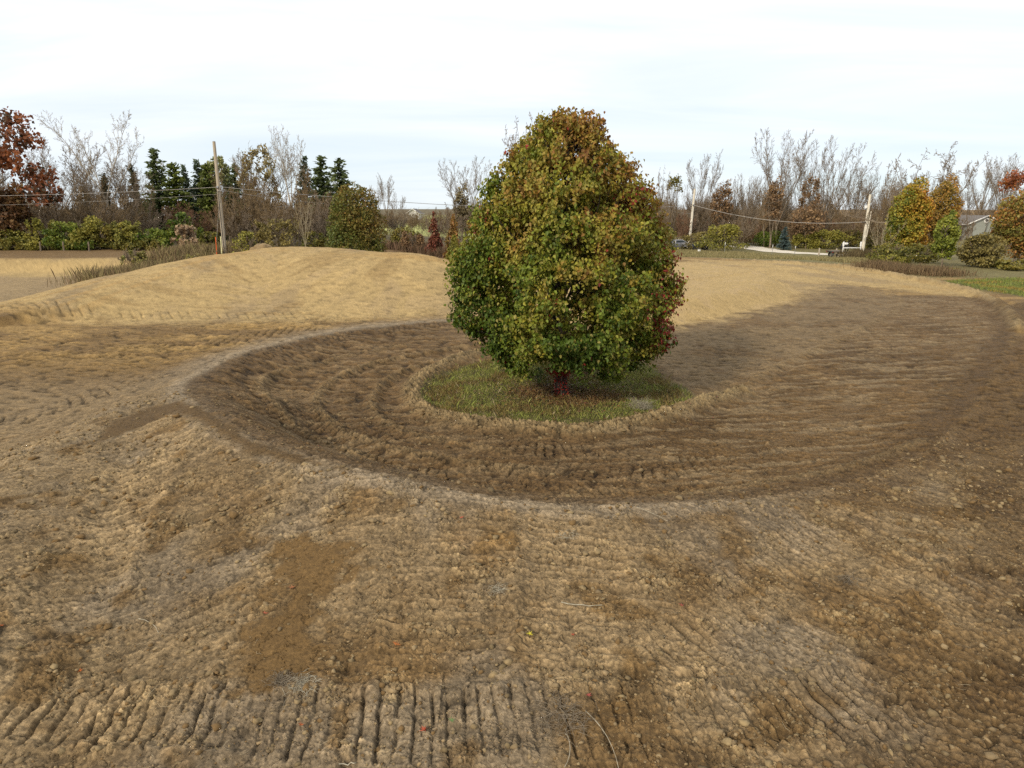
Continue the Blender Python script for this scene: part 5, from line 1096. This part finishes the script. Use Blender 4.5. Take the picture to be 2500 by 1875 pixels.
# marker stakes, posts
def post(u, v0, v1, Y, r, mat, name, label, cat, group=None, cap=None, sq=False):
    x, _, z1 = AT(u, v1, Y); zb = mz(x, Y); h = max(z1 - zb, .3)
    e = empty(name, (x, Y, zb - .05)); tag(e, label, cat, group)
    V, F = tubes([(0, 0, 0, .02 * h, 0, h * .5, r, r * .96), (.02 * h, 0, h * .5, .035 * h, 0, h + .05, r * .96, r * .9), (.035 * h, 0, h + .05, .035 * h, 0, h + .06, r * .9, .002)], 4 if sq else 9)
    obj('post', mesh('post', V, F, mat, smooth=not sq), e)
    if cap: V, F = tubes([(.035 * h, 0, h * .80, .035 * h, 0, h + .07, r * 1.25, r * 1.25)], 9); obj('cap', mesh('post_cap', V, F, cap), e)
    return e
post(526 - 0, 530, 512, 58, .035, M_ORANGE, 'marker_stake', 'orange marker stake left of the leaning utility pole', 'marker').location.x = AT(466, 530, 58)[0]
post(475, 535, 511, 58, .045, M_YELLOW, 'marker_sleeve', 'pale yellow guy-wire sleeve beside the orange stake', 'marker')
for u, vt, lab in [(85, 519, 'left of the three grey fence posts under the hedge'), (135, 519, 'middle one of the three grey fence posts under the hedge'), (190, 519, 'right of the three grey fence posts under the hedge')]:
    post(u, 541, vt + 3, 67.2, .075, M_BARK, 'fence_post', lab, 'post', 'fence posts under the hedge')
for u, vt, Y, lab in [(1770, 536, 92, 'left of the two grey wooden posts by the driveway'), (1807, 537, 90, 'right of the two grey wooden posts by the driveway')]: post(u, 550, vt, Y, .11, M_POLE, 'fence_post', lab, 'post', 'wooden posts by the driveway')
for i, (u, vt, Y, lab) in enumerate([(1566, 523, 99, 'thin white-topped stake in front of the yellow-green bush'), (1669, 529, 95, 'thin white-topped stake left of the blue spruce'), (1718, 532, 95, 'thin white-topped stake right of the blue spruce'), (1459, 519, 104, 'white stake at the right edge of the big pear tree')]):
    post(u, 540, vt, Y, .028, M_METAL, 'marker_stake', lab, 'marker', 'white-topped stakes along the driveway', M_WHITE)
def guy():
    a = P3(1517, 507, 108); b = P3(1527, 536, 107); V, F = tubes([(*b, *a, .05, .045)], 8); o = obj('leaning_stake', mesh('leaning_stake', V, F, M_POLEB)); tag(o, 'thin pale pole leaning left behind the driveway grass', 'stake')
guy()
# white rail fence
def rail_fence():
    Y = 84.; xl, _, zl = AT(1823, 522, Y); xr, _, zr = AT(1860, 526, Y); zb = mz(xl, Y); h = zl - zb; e = empty('rail_fence', (xl, Y, zb)); tag(e, 'short white rail fence with two taller posts left of the right utility pole', 'fence'); w_ = xr - xl
    for i, xx in enumerate((0, w_)):
        V, F = tubes([(xx, 0, -.1, xx, 0, h * .70, .06, .06), (xx, 0, h * .70, xx, 0, h * .73, .06, .10), (xx, 0, h * .73, xx, 0, h * .97, .10, .10), (xx, 0, h * .97, xx, 0, h, .10, .02)], 10); obj('post', mesh('rail_post', V, F, M_WHITE, smooth=False), e)
    boxes('rail', [((w_ / 2, 0, h * .62), (w_ - .12, .06, .10))], M_WHITE, e, .01); boxes('rail', [((w_ / 2, 0, h * .24), (w_ - .16, .06, .13))], M_WHITE, e, .01)
rail_fence()
# utility trailer with raised end frame
def trailer():
    Y = 86.; xl = AT(1793, 540, Y)[0]; xr = AT(1828, 540, Y)[0]; zb = mz(xl, Y); w_ = xr - xl; e = empty('utility_trailer', (xl, Y, zb)); tag(e, 'dark flatbed trailer with a white wheel beside the white rail fence', 'trailer')
    boxes('deck', [((w_ * .42, 0, .78), (w_ * .84, 2.0, .07))], M_DECK, e, .01)
    boxes('frame', [((w_ * .42, y, .69), (w_ * .84, .08, .12)) for y in (-.95, .95)] + [((w_ * k, 0, .69), (.08, 1.84, .10)) for k in (.02, .4, .82)], M_BLACK, e)
    for y in (-1.08, 1.08):
        V, F = tubes([(w_ * .33, y - .1, .33, w_ * .33, y + .1, .33, .33, .33), (w_ * .33, y - .1, .33, w_ * .33, y - .101, .33, .33, .02), (w_ * .33, y + .1, .33, w_ * .33, y + .101, .33, .33, .02)], 20); t_ = obj('wheel', mesh('trailer_wheel', V, F, M_RUBBER), e)
        V, F = tubes([(w_ * .33, y - .12, .33, w_ * .33, y + .12, .33, .24, .24), (w_ * .33, y - .12, .33, w_ * .33, y - .125, .33, .24, .01), (w_ * .33, y + .12, .33, w_ * .33, y + .125, .33, .24, .01)], 16); obj('rim', mesh('trailer_rim', V, F, M_WHITE), t_)
    boxes('fender', [((w_ * .33, y, .72), (.95, .24, .03)) for y in (-1.1, 1.1)], M_BLACK, e)
    boxes('end_frame', [((w_ * .88, y, 1.15), (.08, .08, .95)) for y in (-.9, -.3, .3, .9)] + [((w_ * .88, 0, 1.6), (.07, 1.88, .07)), ((w_ * .88, 0, 1.2), (.05, 1.88, .05))], M_BLACK, e)
    boxes('tool_box', [((w_ * .78, -.5, 1.68), (.5, .5, .22))], M_WHITE, e, .03)
    V, F = tubes([(w_ * .84, -.8, .68, w_ * 1.12, 0, .55, .05, .05), (w_ * .84, .8, .68, w_ * 1.12, 0, .55, .05, .05)], 6); obj('drawbar', mesh('drawbar', V, F, M_BLACK), e)
    boxes('tail_lamp', [((-.02, y, .66), (.04, .16, .1)) for y in (-.85, .85)], flat_mat('red_lamp_plastic', (.4, .02, .02), .3), e)
trailer()
# parked car and garden tractor at the edge of the wood
def loft(prof, y0, y1, inset=.0):
    n = len(prof); V = [(x, y0 + inset, z) for x, z in prof] + [(x, y1 - inset, z) for x, z in prof]; return V, n
def car(u, v, Y, rz, mat, label):
    x, _, _ = AT(u, v, Y); e = empty('parked_car', (x, Y, mz(x, Y)), rz); tag(e, label, 'car')
    def solid(name, prof, hw, m, par, bev=.06, taper=1.0):
        V = []; n = len(prof)
        for s in (-1, 1):
            for (a, z) in prof: V.append((a, s * hw * (taper if z > 1.1 else 1), z))
        me = bpy.data.meshes.new(name); F = [tuple(range(n))[::-1], tuple(range(n, 2 * n))] + [(k, (k + 1) % n, n + (k + 1) % n, n + k) for k in range(n)]
        me.from_pydata(V, [], F); me.update(); me.materials.append(m); o = obj(name, me, par); b = o.modifiers.new('bevel', 'BEVEL'); b.width = bev; b.segments = 3; return o
    body = solid('body', [(-2.2, .35), (-2.25, .75), (-2.1, .98), (-1.0, 1.02), (1.0, 1.0), (2.05, .85), (2.25, .65), (2.2, .32)], .88, mat, e, .08)
    solid('cabin', [(-1.75, 1.0), (-1.25, 1.45), (.15, 1.47), (1.05, .99)], .78, mat, e, .06, .86)
    solid('side_window', [(-1.45, 1.06), (-1.12, 1.38), (.1, 1.40), (.75, 1.05)], .795, M_GLASS, e, .02, .88)
    for name, pts in (('windscreen', [(1.02, 1.03), (.22, 1.45)]), ('rear_window', [(-1.70, 1.05), (-1.30, 1.42)])):
        (a, z0), (b, z1) = pts; dx_ = .03 if a > 0 else -.03; V = [(a + dx_, -.66, z0), (a + dx_, .66, z0), (b + dx_, .58, z1), (b + dx_, -.58, z1)]; obj(name, mesh(name, V, [(0, 1, 2, 3)], M_GLASS), e)
    for a in (-1.35, 1.38):
        for s in (-1, 1):
            V, F = tubes([(a, s * .74, .32, a, s * .92, .32, .32, .32), (a, s * .92, .32, a, s * .921, .32, .32, .18), (a, s * .74, .32, a, s * .739, .32, .32, .01)], 20); w1 = obj('wheel', mesh('car_wheel', V, F, M_RUBBER), e)
            V, F = tubes([(a, s * .90, .32, a, s * .93, .32, .20, .19), (a, s * .93, .32, a, s * .931, .32, .19, .01)], 16); obj('rim', mesh('car_rim', V, F, M_METAL), w1)
    for s in (-1, 1): boxes('headlight', [((2.2, s * .62, .72), (.10, .34, .14))], M_WHITE, e, .03); boxes('tail_light', [((-2.22, s * .66, .82), (.06, .26, .14))], flat_mat('red_lens', (.3, .02, .02), .3), e, .02)
car(1468, 527, 112, R(15), flat_mat('silver_car_paint', (.42, .40, .40), .35, .5, (.38, .37, .37)), 'grey parked car half hidden by the right edge of the big pear tree')
def tractor():
    Y = 108; x = AT(1514, 525, Y)[0]; e = empty('garden_tractor', (x, Y, mz(x, Y)), R(170)); tag(e, 'small dark blue garden tractor under the bushes right of the middle pole', 'tractor')
    boxes('hood', [((.65, 0, .85), (1.0, .55, .45))], M_BLUE, e, .08); boxes('body', [((-.25, 0, .62), (1.3, .5, .28)), ((-.6, 0, .9), (.75, 1.05, .12))], M_BLUE, e, .04)
    boxes('seat', [((-.5, 0, 1.06), (.42, .45, .10)), ((-.72, 0, 1.28), (.10, .45, .42))], M_BLACK, e, .04)
    V, F = tubes([(.15, 0, .95, -.02, 0, 1.28, .025, .025), (-.02, 0, 1.28, -.03, 0, 1.30, .18, .18)], 12); obj('steering_wheel', mesh('steering_wheel', V, F, M_BLACK), e)
    boxes('roll_bar', [((-.95, -.45, 1.25), (.06, .06, 1.0)), ((-.95, .45, 1.25), (.06, .06, 1.0)), ((-.95, 0, 1.76), (.06, .96, .06)), ((-.45, 0, 1.80), (1.3, 1.1, .05))], M_BLACK, e)
    for a, r_, wd in ((-.6, .48, .22), (.85, .30, .14)):
        for s in (-1, 1):
            y0 = s * (.62 if a < 0 else .45); V, F = tubes([(a, y0 - wd / 2, r_, a, y0 + wd / 2, r_, r_, r_), (a, y0 - wd / 2, r_, a, y0 - wd / 2 - .001, r_, r_, r_ * .4), (a, y0 + wd / 2, r_, a, y0 + wd / 2 + .001, r_, r_, r_ * .4)], 18); w1 = obj('wheel', mesh('tractor_wheel', V, F, M_RUBBER), e)
            V, F = tubes([(a, y0 - wd * .4, r_, a, y0 + wd * .4, r_, r_ * .42, r_ * .42)], 14); obj('rim', mesh('tractor_rim', V, F, M_WHITE), w1)
    x2 = AT(1511, 532, 101)[0]; b = empty('white_bucket', (x2, 101, mz(x2, 101))); tag(b, 'small white bucket in the rough grass below the dark blue tractor', 'bucket')
    V, F = tubes([(0, 0, 0, 0, 0, .42, .16, .21), (0, 0, .42, 0, 0, .44, .225, .225), (0, 0, .44, 0, 0, .40, .21, .20), (0, 0, .1, 0, 0, .101, .18, .01)], 18); obj('pail', mesh('pail', V, F, M_WHITE, smooth=False), b)
    V, F = tubes([(.21 * math.cos(t), 0, .44 + .2 * math.sin(t), .21 * math.cos(t + .4), 0, .44 + .2 * math.sin(t + .4), .008, .008) for t in np.arange(0, 2.7, .4)], 5); obj('handle', mesh('pail_handle', V, F, M_METAL), b)
tractor()

# ------------------------------------------------------------------ houses
M_SID = flat_mat('grey_green_siding', (.30, .31, .27), .8, 0, (.25, .26, .225), 2., 0, (.3, .3, 10)); M_ROOF = flat_mat('grey_shingles', (.17, .15, .135), .95, 0, (.11, .10, .09), 10.); M_CREAM = flat_mat('cream_wall', (.55, .50, .42), .85, 0, (.45, .41, .34), 3.); M_BRICK = flat_mat('brick', (.32, .15, .10), .9, 0, (.22, .10, .07), 12.)
def house(x0, x1, Y, ze, zr, dep, wall, label, ridge_along='y', vent=True, extra=None, fascia=.22, over=.45):
    zb = min(mz(x0, Y), mz(x1, Y)) - .3; xc = (x0 + x1) / 2; e = empty('house', (xc, Y, zb)); tag(e, label, 'house'); hw = (x1 - x0) / 2; he = ze - zb; hr = zr - zb
    if ridge_along == 'y':
        V = [(-hw, 0, 0), (hw, 0, 0), (hw, 0, he), (0, 0, hr), (-hw, 0, he), (-hw, dep, 0), (hw, dep, 0), (hw, dep, he), (0, dep, hr), (-hw, dep, he)]; F = [(0, 1, 2, 3, 4), (5, 9, 8, 7, 6), (0, 4, 9, 5), (1, 6, 7, 2)]
        me = bpy.data.meshes.new('wall'); me.from_pydata(V, [], F); me.materials.append(wall); obj('wall', me, e)
        sl = (hr - he) / hw; t = .16; X = hw + over; Vr = []
        for y in (-over, dep + over):
            Vr += [(-X, y, he - sl * over + .02), (0, y, hr + .02), (X, y, he - sl * over + .02), (X, y, he - sl * over + .02 + t), (0, y, hr + .02 + t), (-X, y, he - sl * over + .02 + t)]
        Fr = [(0, 1, 4, 5), (1, 2, 3, 4), (6, 11, 10, 7), (7, 10, 9, 8), (5, 4, 10, 11), (4, 3, 9, 10), (0, 6, 7, 1), (1, 7, 8, 2), (0, 5, 11, 6), (2, 8, 9, 3)]
        me = bpy.data.meshes.new('roof'); me.from_pydata(Vr, [], Fr); me.materials.append(M_ROOF); rf = obj('roof', me, e)
        for s in (-1, 1):
            V = []; 
            for (a, z) in ((0, hr + .06), (s * X, he - sl * over + .06)):
                for y in (-over - .07, -over - .003): V += [(a, y, z + t), (a, y, z + t - fascia)]
            F = [(0, 1, 5, 4), (2, 6, 7, 3), (0, 4, 6, 2), (1, 3, 7, 5), (4, 5, 7, 6), (0, 2, 3, 1)]; obj('bargeboard', mesh('bargeboard', V, F, M_WHITE), rf)
            V2 = [(a * .94, -.06, z - .10 - .05) for a, z in ((0, hr), (s * hw, he))] + [(a * .94, -.06, z - .26 - .05) for a, z in ((s * hw, he), (0, hr))]; obj('trim_board', mesh('trim_board', V2, [(0, 1, 2, 3)], M_WHITE), e)
        if vent:
            zc_ = hr - .30 * (hr - he) - .35; V, F = tubes([(0, -.10, zc_, 0, 0, zc_, .52, .52), (0, -.101, zc_, 0, -.10, zc_, .30, .52)], 28); vt = obj('gable_vent', mesh('gable_vent', V, F, M_WHITE), e)
            boxes('louvre', [((0, -.08, zc_ + k * .12), (.52, .03, .05)) for k in (-2, -1, 0, 1, 2)], M_METAL, vt)
        boxes('gutter', [((s * (X + .07), dep / 2, he - sl * over + .1), (.13, dep + 2 * over, .12)) for s in (-1, 1)] + [((X - .05, -over + .06, (he - sl * over) * .75), (.10, .10, (he - sl * over) * .5))], M_WHITE, e)
    else:
        boxes('wall', [((0, dep / 2, he / 2), (2 * hw, dep, he))], wall, e); V = [(-hw - over, -over, he), (hw + over, -over, he), (hw + over, dep + over, he), (-hw - over, dep + over, he), (-hw * .55, dep / 2, hr), (hw * .55, dep / 2, hr)]
        me = bpy.data.meshes.new('roof'); me.from_pydata(V, [], [(0, 1, 5, 4), (1, 2, 5), (2, 3, 4, 5), (3, 0, 4), (3, 2, 1, 0)]); me.materials.append(M_ROOF); rf = obj('roof', me, e)
        boxes('chimney', [((hw * .1, dep * .5, hr + .35), (.6, .6, 1.3))], M_BRICK, rf, .01); boxes('fascia', [((0, -over - .03, he + .02), (2 * (hw + over), .05, .2))], M_WHITE, rf)
        for k, xx in enumerate((-hw * .6, 0, hw * .55)):
            f_ = boxes('window', [((xx, -.03, he * .55), (1.3, .08, 1.1))], M_WHITE, e); boxes('pane', [((xx, -.08, he * .55), (1.08, .03, .88))], M_GLASS, f_)
    return e
Yh = 145.; a = AT(2086, 487, Yh); b = AT(2172, 489, Yh); t_ = AT(2129, 465, Yh); house(a[0] + .4, b[0] - .4, Yh, a[2] + .25, t_[2] - .2, 12, M_SID, 'grey-green house gable with white trim and a round vent among the trees at right')
Yh = 100.; a = AT(318, 478, Yh); b = AT(470, 478, Yh); t_ = AT(380, 455, Yh); house(a[0], b[0], Yh, a[2] + .1, t_[2], 8, M_CREAM, 'low cream house with a grey hip roof behind the left-hand shrubs', 'x')
Yh = 240.; a = AT(878, 461, Yh); b = AT(905, 461, Yh); t_ = AT(893, 452, Yh); house(a[0], b[0], Yh, a[2], t_[2], 10, M_WHITE, 'tiny far-off white house in the gap above the green meadow', 'y', False)

# small heap of dirt by the pole
def heap():
    x, y = W(566, 536, 1.1); y = 58.; x = AT(568, 540, y)[0]; v, f = ico(); me = bpy.data.meshes.new('dirt_heap'); import bmesh
    bm = bmesh.new(); bmesh.ops.create_icosphere(bm, subdivisions=4, radius=1)
    for q in bm.verts:
        n = float(perlin(np.array([q.co.x * 2.3 + 4]), np.array([q.co.y * 2.3 + q.co.z * 2]))[0]); q.co = Vector((q.co.x * 1.15, q.co.y * .9, max(q.co.z, -.2) * .80)) * (1 + .25 * n)
    bm.to_mesh(me); bm.free(); a_ = me.color_attributes.new('Col', 'FLOAT_COLOR', 'POINT'); c = np.ones((len(me.vertices), 4), dtype=np.float32); c[:, :3] = tan * 1.1; a_.data.foreach_set('color', c.ravel()); me.materials.append(M_SOIL)
    o = obj('dirt_heap', me, loc=(x, y, mz(x, y) + .3)); tag(o, 'small rounded heap of tan dirt right of the leaning utility pole', 'dirt heap')
heap()
# the meadow seen through the gap is part of the ground sheet
